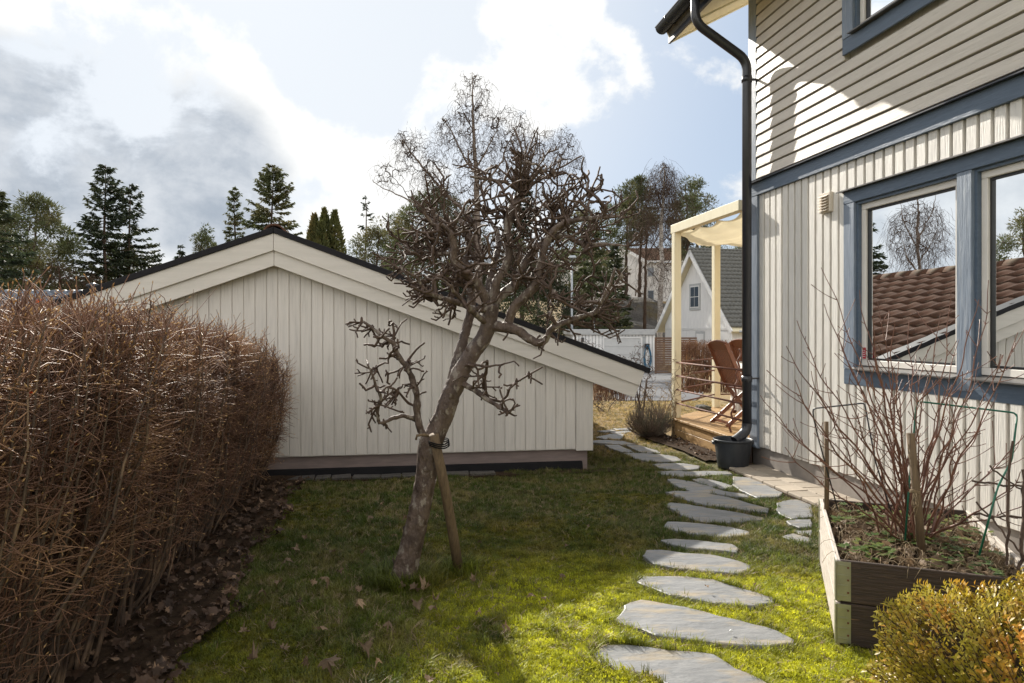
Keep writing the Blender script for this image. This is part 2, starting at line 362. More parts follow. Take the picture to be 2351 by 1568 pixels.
M['spruce'] = mat('spruce_needles', (.036, .052, .022), (.02, .032, .015), .7, .7, transl=.25, geo=True, c3=(.07, .08, .03), s3=.25)
M['pine'] = mat('hazy_pine_needles', (.10, .115, .045), (.055, .07, .028), .7, .6, transl=.3, geo=True, c3=(.15, .135, .055), s3=.3)  # needle colour lightened to carry the haze over distant trees
M['thuja'] = mat('thuja_foliage', (.10, .105, .025), (.055, .065, .018), .7, 1.5, transl=.3, geo=True, c3=(.16, .12, .04), s3=.8)
M['conifer_trunk'] = mat('conifer_trunk', (.10, .065, .045), (.06, .04, .03), .9, 2, geo=True)
M['lavender'] = mat('lavender_stems', (.22, .17, .13), (.12, .09, .07), .9, 10, geo=True, c3=(.13, .13, .09), s3=6)
M['box'] = mat('boxwood_leaf', (.50, .37, .035), (.20, .25, .025), .38, 5, transl=.38, geo=True, spec=.7, c3=(.62, .28, .04), s3=5, lo3=.48, hi3=.68, detail=3)
M['strawb'] = mat('bed_leaf_green', (.10, .16, .03), (.06, .11, .02), .5, 14, transl=.4, geo=True, c3=(.22, .22, .03), s3=9)
M['straw'] = mat('dry_straw', (.34, .25, .14), (.22, .16, .09), .7, 9, transl=.2, geo=True)
M['asphalt'] = mat('driveway_asphalt', (.10, .10, .105), (.075, .075, .08), .9, 1.5, bump=.3, bs=60, geo=True)
M['rock'] = mat('hillside_rock', (.11, .10, .09), (.05, .045, .04), .9, .6, bump=.8, bs=2, geo=True, bdist=.3, c3=(.10, .075, .03), s3=.35)
M['asph_pole'] = mat('galvanised_pole', (.42, .45, .48), (.36, .39, .42), .4, 3, metal=.4)
M['brownfence'] = mat('brown_fence', (.16, .095, .06), (.11, .065, .045), .8, 4, (1, 6, 6))
M['door'] = mat('pale_grey_door', (.56, .57, .57), (.50, .51, .51), .5, 3)
M['hose'] = mat('blue_hose', (.03, .16, .28), (.02, .11, .2), .4)
M['green_wire'] = mat('green_coated_wire', (.0, .10, .055), (.0, .08, .045), .35)
M['vent'] = mat('cream_plastic', (.62, .55, .45), (.58, .51, .42), .5)
M['sticker'] = mat('red_sticker', (.45, .01, .03), (.4, .01, .03), .4)
M['room'] = mat('room_wall', (.16, .19, .13), (.14, .17, .12), .9, 2)
M['pot'] = mat('cream_pot', (.45, .46, .34), (.42, .43, .32), .5)
M['membrane'] = mat('black_membrane', (.010, .010, .011), (.015, .014, .015), .8, 6, bump=.3, spec=.15)
M['boulder'] = mat('grey_boulder', (.10, .095, .08), (.05, .05, .04), .9, 9, bump=.7, bs=20)
M['silver'] = mat('silvery_soffit', (.66, .60, .42), (.60, .54, .38), .6, 4)

# grass and ground colours: patches of green, moss and dry turf
def turf(name, greens, dry, moss, transl, rough=.6, bump=0):
    m = bpy.data.materials.new(name); m.use_nodes = True; N, L = m.node_tree.nodes, m.node_tree.links
    b = N['Principled BSDF']; b.inputs['Roughness'].default_value = rough
    g = N.new('ShaderNodeNewGeometry'); oi = N.new('ShaderNodeObjectInfo')
    def noise(sc, de=4):
        n = N.new('ShaderNodeTexNoise'); n.inputs['Scale'].default_value = sc; n.inputs['Detail'].default_value = de; L.new(g.outputs['Position'], n.inputs['Vector']); return n.outputs[0]
    def rmp(v, a, c, e=0., f=1.):
        n = N.new('ShaderNodeMapRange'); L.new(v, n.inputs[0]); n.inputs[1].default_value = a; n.inputs[2].default_value = c; n.inputs[3].default_value = e; n.inputs[4].default_value = f; return n.outputs[0]
    def mth(op, a, c):
        n = N.new('ShaderNodeMath'); n.operation = op; n.use_clamp = True
        for i, v in enumerate((a, c)):
            if isinstance(v, float): n.inputs[i].default_value = v
            else: L.new(v, n.inputs[i])
        return n.outputs[0]
    def mix(f, a, c):
        n = N.new('ShaderNodeMix'); n.data_type = 'RGBA'; L.new(f, n.inputs[0])
        for k, v in ((6, a), (7, c)):
            if isinstance(v, tuple): n.inputs[k].default_value = (*v, 1)
            else: L.new(v, n.inputs[k])
        return n.outputs[2]
    sp = N.new('ShaderNodeSeparateXYZ'); L.new(g.outputs['Position'], sp.inputs[0])
    col = mix(rmp(noise(5), .35, .65), greens[0], greens[1])
    # moss by the path, its sunlit brightness painted into the colour; dry turf far off in the open and along the stones
    sunlit_mossf = mth('MULTIPLY', rmp(noise(2.6), .32, .46), rmp(sp.outputs[1], 4.5, 3.7))
    sunlit_mossf = mth('MULTIPLY', sunlit_mossf, rmp(sp.outputs[0], -.7, .0, .15, 1.))
    col = mix(sunlit_mossf, col, moss)
    dryf = mth('ADD', mth('MULTIPLY', rmp(noise(3.1, 6), .45, .66), .36), mth('MULTIPLY', rmp(sp.outputs[1], 7.2, 9.5), .75))
    dryf = mth('MULTIPLY', mth('MULTIPLY', dryf, rmp(oi.outputs['Random'], 0., .8, .35, 1.1)), rmp(sunlit_mossf, 0., 1., 1., .25))
    col = mix(dryf, col, dry)
    sc = N.new('ShaderNodeVectorMath'); sc.operation = 'SCALE'; L.new(col, sc.inputs[0]); L.new(rmp(oi.outputs['Random'], 0., 1., .5, 1.5), sc.inputs[3]); col = sc.outputs[0]
    L.new(col, b.inputs['Base Color'])
    if bump:
        bn = N.new('ShaderNodeBump'); bn.inputs['Strength'].default_value = bump; bn.inputs['Distance'].default_value = .02; L.new(noise(60, 8), bn.inputs['Height']); L.new(bn.outputs[0], b.inputs['Normal'])
    if transl:
        tr = N.new('ShaderNodeBsdfTranslucent'); L.new(col, tr.inputs[0]); ms = N.new('ShaderNodeMixShader'); ms.inputs[0].default_value = transl
        L.new(b.outputs[0], ms.inputs[1]); L.new(tr.outputs[0], ms.inputs[2]); L.new(ms.outputs[0], N['Material Output'].inputs[0])
    return m
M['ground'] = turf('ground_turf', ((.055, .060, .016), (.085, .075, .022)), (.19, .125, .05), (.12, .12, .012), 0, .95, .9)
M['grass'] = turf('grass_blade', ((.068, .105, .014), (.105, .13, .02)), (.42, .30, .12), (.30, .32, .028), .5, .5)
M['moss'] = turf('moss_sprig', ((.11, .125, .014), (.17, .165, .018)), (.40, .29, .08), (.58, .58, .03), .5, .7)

def glass_mat():
    m = bpy.data.materials.new('window_glass'); m.use_nodes = True; N, L = m.node_tree.nodes, m.node_tree.links; N.clear()
    t = N.new('ShaderNodeBsdfTransparent'); t.inputs[0].default_value = (.62, .72, .66, 1); g = N.new('ShaderNodeBsdfGlossy'); g.inputs['Roughness'].default_value = .004; g.inputs[0].default_value = (.95, .98, 1, 1)
    tcg = N.new('ShaderNodeTexCoord'); ng_ = N.new('ShaderNodeTexNoise'); ng_.inputs['Scale'].default_value = 2.2; L.new(tcg.outputs['Object'], ng_.inputs['Vector']); bg_n = N.new('ShaderNodeBump'); bg_n.inputs['Strength'].default_value = .015; bg_n.inputs['Distance'].default_value = .05; L.new(ng_.outputs[0], bg_n.inputs['Height']); L.new(bg_n.outputs[0], g.inputs['Normal'])
    fr = N.new('ShaderNodeFresnel'); fr.inputs[0].default_value = 1.9; mm = N.new('ShaderNodeMath'); mm.operation = 'MULTIPLY_ADD'; L.new(fr.outputs[0], mm.inputs[0]); mm.inputs[1].default_value = 1.3; mm.inputs[2].default_value = .10; mm.use_clamp = True
    x = N.new('ShaderNodeMixShader'); L.new(mm.outputs[0], x.inputs[0]); L.new(t.outputs[0], x.inputs[1]); L.new(g.outputs[0], x.inputs[2])
    o = N.new('ShaderNodeOutputMaterial'); L.new(x.outputs[0], o.inputs[0]); return m
M['glass'] = glass_mat()
M['far_glass'] = mat('far_window_glass', (.06, .08, .11), (.09, .11, .14), .12, 2, spec=.8)

# tiled sheet: rows of wavy tiles down a slope
def tile_sheet(o, along, down, cols, rows, cw, rh, amp, lift, k=6):
    o, along, down = Vector(o), Vector(along).normalized(), Vector(down).normalized(); nrm_ = down.cross(along).normalized()
    if nrm_.z < 0: nrm_ = -nrm_
    V, Fc = [], []
    W_ = cols * k + 1
    for r in range(rows):
        for e in (0, 1, 2):
            for c in range(W_):
                h = amp * (.5 + .5 * math.cos(2 * math.pi * c / k)) + (lift if e >= 1 else 0.0) - (lift * 1.1 if e == 2 else 0)
                p = o + along * (c * cw / k) + down * (rh * (r + (1.0 if e else 0.0))) + nrm_ * h
                V.append(p)
        b = r * 3 * W_
        for e in (0, 1):
            for c in range(W_ - 1): Fc.append((b + e * W_ + c, b + e * W_ + c + 1, b + (e + 1) * W_ + c + 1, b + (e + 1) * W_ + c))
    return V, Fc

# ------------------------------------------------------------------ the setting: ground, beds, driveway
def smooth_noise(x, y):
    return .012 * np.sin(x * 5.1 + 1.3 * np.sin(y * 3.7)) + .010 * np.sin(y * 6.3 + x * 2.2) + .006 * np.sin(x * 17 + 2 * np.sin(y * 13)) + .005 * np.sin(y * 23 + x * 9)
STONES = []
def polys():
    raw = [
     [(190,1430),(150,1385),(215,1330),(330,1322),(450,1335),(620,1355),(800,1370),(880,1385),(960,1430),(1020,1470),(1110,1510),(1180,1540),(1250,1590),(1240,1640),(1000,1690),(760,1650),(640,1590),(560,1545),(470,1500),(300,1480)],
     [(275,1180),(330,1130),(340,1085),(430,1052),(560,1072),(700,1095),(830,1125),(920,1150),(1070,1185),(1200,1220),(1290,1245),(1380,1290),(1370,1320),(1200,1335),(1000,1325),(800,1300),(620,1280),(520,1270),(440,1235),(340,1205)],
     [(412,940),(450,912),(600,907),(720,912),(880,928),(960,955),(1060,985),(1150,1010),(1250,1045),(1255,1070),(1130,1090),(1000,1078),(900,1072),(780,1048),(620,1020),(520,985)],
     [(450,785),(480,752),(560,750),(700,768),(870,778),(1000,805),(1110,840),(1105,865),(1050,895),(930,885),(800,875),(650,858),(520,835)],
     [(555,690),(640,683),(780,690),(900,705),(1000,715),(1035,735),(1030,765),(960,755),(850,745),(720,735),(600,710)],
     [(580,600),(600,575),(700,578),(850,590),(1000,612),(1110,640),(1105,658),(1000,670),(900,672),(780,655),(640,628),(590,618)],
     [(580,475),(620,458),(700,465),(850,490),(1000,510),(1100,530),(1195,548),(1180,560),(1050,575),(950,582),(820,578),(700,545),(650,510)],
     [(590,395),(640,388),(780,392),(880,410),(1000,432),(1120,468),(1220,495),(1215,520),(1130,512),(1000,490),(850,475),(700,440)],
     [(600,318),(640,315),(760,335),(860,362),(960,395),(1080,412),(1100,430),(1000,424),(880,405),(740,388),(640,352)],
     [(750,318),(800,310),(880,322),(960,343),(1010,358),(950,375),(880,362),(800,340)],
     [(535,270),(620,265),(740,268),(860,266),(980,270),(1000,285),(900,290),(760,302),(640,300),(560,285)],
     [(510,225),(580,220),(700,221),(805,238),(790,255),(700,265),(600,258),(540,242)],
     [(330,158),(420,156),(560,164),(660,180),(690,205),(600,212),(480,208),(400,190)],
     [(215,108),(300,109),(380,140),(395,153),(320,149),(250,128)],
     [(350,111),(430,111),(540,142),(560,158),(450,155),(390,132)],
     [(140,82),(210,79),(330,84),(410,102),(330,108),(220,99),(140,95)],
     [(160,60),(250,42),(340,42),(320,70),(220,73)],
     [(250,29),(350,20),(390,25),(330,39),(270,41)],
     [(170,22),(260,14),(300,20),(220,29)],
     [(270,9),(380,4),(390,16),(300,17)],
     [(1005,300),(1100,310),(1200,350),(1305,400),(1290,422),(1150,428),(1060,390),(1000,350)],
     [(1270,460),(1330,445),(1400,440),(1487,470),(1487,545),(1360,558),(1290,530),(1270,505)],
     [(1330,567),(1400,561),(1484,561),(1484,605),(1400,611),(1350,591)],
     [(1375,631),(1484,628),(1484,662),(1420,655)],
     [(1300,665),(1370,648),(1484,678),(1484,702),(1380,696)]]
    for p in raw: STONES.append([gnd(1306.8 + .375 * a, 980.1 + .375 * b, .015) for a, b in p])
polys()
def inside(px, py, poly, grow_=0.0):
    c = np.zeros(len(px), bool); P_ = [(v[0], v[1]) for v in poly]; n = len(P_)
    if grow_:
        cx = sum(p[0] for p in P_) / n; cy = sum(p[1] for p in P_) / n
        P_ = [(cx + (p[0] - cx) * (1 + grow_), cy + (p[1] - cy) * (1 + grow_)) for p in P_]
    for i in range(n):
        x1, y1 = P_[i]; x2, y2 = P_[i - 1]
        cond = ((y1 > py) != (y2 > py)); c ^= cond & (px < (x2 - x1) * (py - y1) / (y2 - y1 + 1e-12) + x1)
    return c
gx = np.concatenate([[-1500, -400, -120, -60, -30, -15, -9, -6.5], np.arange(-4.6, 4.4, .05), [5, 6, 8, 11, 15, 20, 28, 40, 60, 120, 400, 1500]])
gy = np.concatenate([[-1500, -300, -60, -20, -6, -2, 0, 1], np.arange(1.6, 14, .06), np.arange(14, 20, .5), np.arange(20, 60, 2), [60, 64, 68, 72, 76, 80, 90, 110, 150, 200, 300, 600, 1500, 2900]])
GX, GY = np.meshgrid(gx, gy); near = np.exp(-np.maximum(0, np.abs(GX) - 4.4) ** 2) * ((GY > 1.5) & (GY < 14))
GZ = terr(GY) + smooth_noise(GX, GY) * near * np.where(GX > .6, .5, 1) - .006
# hill is rockier to the right of the white garage
GZ += np.where((GY > 52) & (GY < 95), .6 * np.sin(GX * .9) * np.sin(GY * .35), 0)
for P_ in STONES:
    m_in = inside(GX.ravel(), GY.ravel(), P_, .04).reshape(GX.shape); GZ[m_in] = terr(GY[m_in]) - .02
nxg, nyg = len(gx), len(gy)
idx = np.arange(nxg * nyg).reshape(nyg, nxg)
Fg = np.stack([idx[:-1, :-1], idx[:-1, 1:], idx[1:, 1:], idx[1:, :-1]], -1).reshape(-1, 4)
ground = link('ground', arrmesh('ground', np.stack([GX, GY, GZ], -1).reshape(-1, 3), Fg), M['ground'], None, True); tag(ground, kind='structure')

def strip(name, rows, mat_, z, kind='structure', sub=6, bump_=.02):
    """rows: list of (xl, xr, y)"""
    rows = np.array(rows, float); ys = np.arange(rows[0, 2], rows[-1, 2] + 1e-6, (rows[-1, 2] - rows[0, 2]) / max(8, int((rows[-1, 2] - rows[0, 2]) / .12)))
    xl = np.interp(ys, rows[:, 2], rows[:, 0]); xr = np.interp(ys, rows[:, 2], rows[:, 1]); q = np.linspace(0, 1, sub + 1)
    X = xl[:, None] * (1 - q) + xr[:, None] * q; Yy = np.repeat(ys[:, None], sub + 1, 1)
    Z = terr(Yy) + z + bump_ * rng.random(X.shape) * np.sin(q * np.pi)
    i2 = np.arange(X.size).reshape(X.shape); Fq = np.stack([i2[:-1, :-1], i2[:-1, 1:], i2[1:, 1:], i2[1:, :-1]], -1).reshape(-1, 4)
    o = link(name, arrmesh(name, np.stack([X, Yy, Z], -1).reshape(-1, 3), Fq), mat_, None, True); tag(o, kind=kind); return o
def lawn_edge(y): return -.92 - .168 * y + .05 * np.sin(y * 4.1) + .03 * np.sin(y * 9.7)
ys_ = np.linspace(.6, 6.9, 60)
strip('soil_bed', [(-2.9 - .17 * y, lawn_edge(y), y) for y in ys_], M['soil'], .022, sub=24, bump_=.03)
dk = [st(3.28, 6.95), st(3.3, 7.6), st(3.2, 8.4), st(3.15, 8.9)]
strip('soil_bed', [(v.x, v.x + .42, v.y) for v in dk], M['soil'], .022, sub=8, bump_=.03)
strip('driveway', [(2.55, 4.3, 16.2), (2.9, 5.6, 20), (3.0, 7.5, 28), (2.5, 9.3, 41)], M['asphalt'], .02, sub=6, bump_=0)
tag(bpy.data.objects['driveway'], kind='structure')

# rock outcrop on the hillside
mb = MB(); rr = np.random.default_rng(3)
def rock_mesh(c, r, seed, seg=14):
    q = np.random.default_rng(seed); V = []; a0, b0 = q.random(2) * 6
    for i in range(seg + 1):
        ph = math.pi * i / seg
        for k in range(seg * 2):
            th = math.pi * k / seg; v = Vector((math.sin(ph) * math.cos(th), math.sin(ph) * math.sin(th), math.cos(ph)))
            f = 1 + .16 * math.sin(3 * v.x + a0 + 2 * v.z) + .12 * math.sin(5 * v.y + b0) + .08 * math.sin(9 * v.z + 7 * v.x) + .04 * math.sin(17 * v.y + 13 * v.x)
            V.append((c[0] + v.x * r[0] * f, c[1] + v.y * r[1] * f, c[2] + v.z * r[2] * f))
    Fc = [(i * seg * 2 + k, i * seg * 2 + (k + 1) % (seg * 2), (i + 1) * seg * 2 + (k + 1) % (seg * 2), (i + 1) * seg * 2 + k) for i in range(seg) for k in range(seg * 2)]
    return V, Fc
mb.add(*rock_mesh((13.5, 63, -.6), (9.5, 6, 4.2), 2, 20)); rk = mb.build('rock_outcrop', M['rock'], None, True)
tag(rk, 'dark mossy rock outcrop on the slope below the pale rendered house', 'rock')

# ------------------------------------------------------------------ stepping stone path
path = tag(bpy.data.objects.new('stepping_stone_path', None), kind='structure'); COL.objects.link(path)
for i, P_ in enumerate(STONES):
    q = np.random.default_rng(40 + i); c = sum(P_, Vector()) / len(P_); c.z = 0
    pts = []
    for a, b in zip(P_, P_[1:] + P_[:1]):      # roughened outline
        L_ = (b - a).length; m_ = max(1, int(L_ / .045))
        for k in range(m_):
            p = a.lerp(b, k / m_); pts.append(Vector((p.x + q.normal(0, .0035), p.y + q.normal(0, .0035), 0)))
    n_ = len(pts); tz = float(terr(c.y)) + .010 + q.random() * .004; ax, ay = q.normal(0, .006, 2)
    def zt(p, e=0.0): return tz + (p.x - c.x) * ax + (p.y - c.y) * ay - e
    rings = []
    for sc_, e in ((.0, .03), (.0, .004), (.008, .0)):
        rings.append([Vector((p.x, p.y, zt(p, e))) + (c - p).normalized() * (sc_ if sc_ else 0) for p in pts])
        for v, p in zip(rings[-1], pts): v.z = zt(p, e)
    for w in (.35, .7):
        rings.append([Vector((p.x + (c.x - p.x) * w, p.y + (c.y - p.y) * w, zt(p))) for p in pts])
    V = [v for r_ in rings for v in r_] + [Vector((c.x, c.y, tz))]
    Fc = [(r_ * n_ + k, r_ * n_ + (k + 1) % n_, (r_ + 1) * n_ + (k + 1) % n_, (r_ + 1) * n_ + k) for r_ in range(4) for k in range(n_)]
    Fc += [(4 * n_ + k, 4 * n_ + (k + 1) % n_, 5 * n_) for k in range(n_)]
    MB().add(V, Fc).build('stone', M['slate'], path, False)

# pavers along the foot of the house wall
pav = tag(MB().box((WALL_S - .42, 1.5, -.02), (WALL_S + .03, 6.72, .012)).build('paved_strip', M['soil']), kind='structure'); pav.rotation_euler = (0, 0, TH)
pm = None; q = np.random.default_rng(5)
for i in range(25):
    for j in range(2):
        y0 = 6.70 - i * .205 - (.1 if j else 0); x0 = WALL_S - .405 + j * .208
        if pm is None:
            pm_o = MB().box((0, -.2, 0), (.2, 0, .034)).build('paver', M['paver'], pav, bevel=.006); pm = pm_o.data; o = pm_o
        else:
            o = link('paver', pm, None, pav); md = o.modifiers.new('bevel', 'BEVEL'); md.width = .006; md.segments = 1
        o.location = (x0, y0, q.normal(.001, .0018)); o.rotation_euler = (q.normal(0, .006), q.normal(0, .008), q.normal(0, .006))

# ------------------------------------------------------------------ garage with the low gable
GA = R(8.5); GP = Vector((.825, 7.1, 0))
gar = thing('garage', 'low cream boarded garage with a wide gable and black edged roof behind the lawn', 'garage', GP, GA)
# local x runs along the gable wall (negative to the left), local y runs away from the camera
PKX = -3.15; RZ = 2.40; SL = math.tan(R(20.2)); TIPX = .56; OV = -.14
def rz(x): return RZ - abs(x - PKX) * SL              # upper face of the roof deck
LEFT = 2 * PKX
mb = MB()
mb.prism([(LEFT, .006, .2), (0, .006, .2), (0, .006, rz(0) - .12), (PKX, .006, RZ - .12), (LEFT, .006, rz(LEFT) - .12)], (0, 6.8, 0)); mb.build('wall', M['cream_v'], gar)
MB().box((LEFT - .0, .035, -.3), (-.035, 6.8, .2)).build('plinth', M['concrete_pink'], gar)
n_b = int((-.17 - LEFT) / .106)
for i in range(n_b):
    x1 = -.17 - i * .106; x0 = x1 - .099; zb = .205 + .0025 * math.sin(i * 1.7)
    xm = (x0 + x1) / 2; d = .012 if i % 1 == 0 else .01
    MB().hexa([(x0, -.004, zb), (x1, -.004, zb), (x1, .018, zb), (x0, .018, zb), (x0, -.004, rz(x0) - .15), (x1, -.004, rz(x1) - .15), (x1, .018, rz(x1) - .15), (x0, .018, rz(x0) - .15)]).build('wall_board', M['cream_v'], gar, bevel=.003)
MB().hexa([(-.165, -.026, .19), (.012, -.026, .19), (.012, .018, .19), (-.165, .018, .19), (-.165, -.026, rz(-.165) - .16), (.012, -.026, rz(.012) - .16), (.012, .018, rz(.012) - .16), (-.165, .018, rz(-.165) - .16)]).build('corner_board', M['cream_v'], gar, bevel=.003)
nd = Vector((math.sin(R(20.2)), 0, math.cos(R(20.2))))   # roof normal of the right slope
for sgn in (1, -1):
    dr = Vector((math.cos(R(20.2)) * sgn, 0, -math.sin(R(20.2)))); up = Vector((math.sin(R(20.2)) * sgn, 0, math.cos(R(20.2))))
    Ls = (TIPX - PKX) / math.cos(R(20.2)) if sgn > 0 else (TIPX - PKX) / math.cos(R(20.2))
    pk = Vector((PKX, OV, RZ))
    def barge(y0, y1, o0, o1, L0, nm, m_):
        a = pk + Vector((0, y0, 0)); vert = lambda o: Vector((PKX, OV, RZ - o / math.cos(R(20.2))))
        p = [vert(o0), vert(o1), pk - up * o1 + dr * L0, pk - up * o0 + dr * L0]
        p = [v + Vector((0, y0, 0)) for v in p]; p = [v + Vector((.0015 * sgn, 0, 0)) if k < 2 else v for k, v in enumerate(p)]
        MB().prism(p if sgn > 0 else p[::-1], (0, y1 - y0, 0)).build(nm, m_, gar, bevel=.003)
    barge(0, .022, .035, .19, Ls - .02, 'barge_board', M['barge'])
    barge(.026, .05, .185, .325, Ls - .02, 'barge_board', M['barge'])
    barge(-.016, .16, -.018, .036, Ls + .03, 'roof_edge_cap', M['black_cap'])
    # roof deck and soffit
    a = pk + Vector((0, .052, 0)) - up * .035; e = a + dr * (Ls - .03)
    MB().prism([a, a - up * .12, e - up * .12, e] if sgn > 0 else [e, e - up * .12, a - up * .12, a], (0, 6.9, 0)).build('roof_deck', M['barge'], gar)
    if sgn > 0:
        tl = None; k = 8
        for r_ in range(12):
            for c_ in range(23):
                if tl is None:
                    V = []
                    for e_ in (0, 1, 2):
                        for c2 in range(k + 1):
                            h = .028 * (.5 + .5 * math.cos(2 * math.pi * c2 / k)) + (.022 if e_ >= 1 else 0) - (.024 if e_ == 2 else 0)
                            V.append((0, 0, 0) if False else (dr * (.345 * (1 if e_ else 0)) + Vector((0, .3 * c2 / k, 0)) + up * h))
                    Fc = [(e_ * (k + 1) + c2, e_ * (k + 1) + c2 + 1, (e_ + 1) * (k + 1) + c2 + 1, (e_ + 1) * (k + 1) + c2) for e_ in (0, 1) for c2 in range(k)]
                    o = MB().add(V, Fc).build('roof_tile', M['tile_brown'], gar, True); tl = o.data
                else: o = link('roof_tile', tl, None, gar)
                o.location = pk + Vector((0, .03 + c_ * .296, 0)) + dr * (.02 + r_ * .322) - up * (.028 - random.random() * .003)
        # gutter bracket end peeping out under the eave
        MB().tube([e + Vector((-.01, .06, -.10)), e + Vector((-.01, 6.8, -.10))], .034, 10).build('gutter', M['metal_dark'], gar, True)
    else:
        V, Fc = tile_sheet(pk + Vector((0, .03, 0)) - up * .028, (0, 1, 0), dr, 22, 12, .31, .325, .028, .022)
        tag(MB().add(V, Fc).build('roof_tiles', M['tile_brown'], gar, True), kind='stuff')
rt = None
for i in range(19):
    if rt is None:
        V = []
        for yy, rr_, dz in ((0, .108, 0), (.38, .098, 0), (.38, .088, -.008), (0, .096, -.008)):
            for k in range(11):
                t = math.pi * k / 10; V.append((math.cos(t) * rr_, yy, math.sin(t) * rr_ * .95 + dz))
        Fc = [(a * 11 + k, a * 11 + k + 1, ((a + 1) % 4) * 11 + k + 1, ((a + 1) % 4) * 11 + k) for a in range(4) for k in range(10)]
        o = MB().add(V, Fc).build('ridge_tile', M['tile_brown'], gar, True); rt = o.data
    else: o = link('ridge_tile', rt, None, gar)
    o.location = (PKX, OV + .03 + i * .36, RZ - .045); o.rotation_euler = (R(1.2), 0, 0)
# dark membrane at the foot and a row of small slabs
MB().prism([(LEFT, .02, -.02), (LEFT, .02, .08), (LEFT, -.02, .075), (LEFT, -.05, -.02)], (-LEFT - .1, 0, 0)).build('foundation_membrane', M['membrane'], gar)
slab = MB().box((-3.35, -.22, -.02), (.35, -.06, .008)).build('slab_edging', M['soil']); slab.location = GP; slab.rotation_euler = (0, 0, GA); tag(slab, kind='structure')
q = np.random.default_rng(9); x = -3.3
while x < .25:
    w = .15 + q.random() * .14
    if x < -1.1:
        o = MB().box((0, 0, 0), (w - .012, .13 + q.random() * .03, .024)).build('slab', M['rock'], slab, bevel=.004); o.location = (x, -.21, q.normal(.002, .002)); o.rotation_euler = (q.normal(0, .03), q.normal(0, .02), q.normal(0, .03))
    x += w

# ------------------------------------------------------------------ the house on the right
HR = st(WALL_S, HOUSE_T)
house = thing('house', 'two storey cream boarded house with blue trim and a black downpipe, on the right', 'house', HR, TH)
YN = -8.6                                # near end of the wall (behind the camera)
zb = .216; zflash = W(1733, 420)[1]; zband = zflash - .155
wy1, zh = W(1962, 466, .02); zs = W(1962, 845)[1]      # left jamb and head of the big window, sill
yA = W(1962, 600, .02)[0]; yB = W(2198, 600, .02)[0]; yC = W(2232, 600, .02)[0]; yD = yC - (yA - yB)
zh = 2.50; zs = 1.135
cas = .105; yL = W(1938, 600, .02)[0]; yR = yD - (yL - yA)
# upper window
uy1 = W(1964.5, 60, .05)[0]; uyL = W(1940.4, 60, .05)[0]; uz0 = W(1940.4, 124, .05)[1]; uy2 = uy1 - 1.05; uyR = uy2 - (uyL - uy1); uz1 = 4.72; uzs = uz0 + .13
WT = 5.05; RS = math.tan(R(28.5))
# structural wall with real openings
mb = MB()
mb.box((.005, YN, .0), (.20, yD, WT)); mb.box((.005, yA, .0), (.20, 0, WT)); mb.box((.005, yD, .0), (.20, yA, zs)); mb.box((.005, yC, zs), (.2, yB, zh))
mb.box((.005, uy1, zh), (.20, yA, WT)) if uy1 < yA else None
mb.box((.005, yD, zh), (.20, uy2, WT)) if uy2 > yD else None
lo_, hi_ = max(yD, uy2), min(yA, uy1)
mb.box((.005, lo_, zh), (.20, hi_, uzs)); mb.box((.005, lo_, uz1), (.20, hi_, WT))
mb.build('wall', M['cream_b'], house)
if True:
    gw = MB().prism([(.2, -.2, 0), (8, -.2, 0), (8, -.2, 5.4), (5, -.2, 7.4), (.2, -.2, 5.2)], (0, .2, 0)); gw.build('wall', M['cream_b'], house)
MB().box((.0, YN, -.2), (.004, -.002, zb + .02)).build('foundation', M['concrete'], house)
# lower vertical boards
i = 0; y1 = -.165
while y1 > YN + .2:
    y0 = y1 - .082
    def pc(za, zc):
        if zc - za > .02: MB().box((-.02, y0, za), (.003, y1, zc)).build('vertical_board', M['cream_b'], house, bevel=.0025)
    jit = .003 * math.sin(i * 2.1)
    if y1 < yL + .01 and y0 > yR - .01:
        pc(zb + jit, zs - .13); pc(zh + cas + .016, zband)
    elif y0 < yL < y1 or y0 < yR < y1: 
        pc(zb + jit, zs - .13); pc(zh + cas + .016, zband)
        if y1 - yL > .02 and y0 < yL < y1: MB().box((-.02, yL + .002, zs - .13), (.003, y1, zh + cas + .016)).build('vertical_board', M['cream_b'], house)
    else: pc(zb + jit, zband)
    y1 -= .110; i += 1
# upper horizontal boards
z = zflash + .012; i = 0
while z < WT:
    z1 = z + .100
    def hb(ya, yb_):
        if ya - yb_ > .03: MB().hexa([(-.058, yb_, z), (.003, yb_, z), (.003, yb_, z1), (-.048, yb_, z1), (-.058, ya, z), (.003, ya, z), (.003, ya, z1), (-.048, ya, z1)]).build('horizontal_board', M['cream_h'], house, bevel=.003)
    if z1 > uz0 and z < uz1 + .1: hb(-.16, uyL + .002); hb(uyR - .002, YN)
    else: hb(-.16, YN)
    z += .1145; i += 1
# corner boards
MB().box((-.055, -.158, zflash + .01), (-.02, .0, WT)).build('corner_board', M['blue_lit'], house, bevel=.003)
MB().box((-.056, -.1575, zflash + .01), (-.02, -.1585, WT))
MB().box((-.042, -.160, zb - .02), (.003, .0, zband - .001)).build('corner_board', M['blue_lit'], house, bevel=.003)
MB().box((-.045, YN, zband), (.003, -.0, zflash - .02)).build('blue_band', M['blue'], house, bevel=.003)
MB().hexa([(-.085, YN, zflash - .022), (.0, YN, zflash - .018), (.0, .01, zflash - .018), (-.085, .01, zflash - .022), (-.085, YN, zflash - .012), (.0, YN, zflash + .010), (.0, .01, zflash + .010), (-.085, .01, zflash - .012)]).build('band_flashing', M['metal_dark'], house)

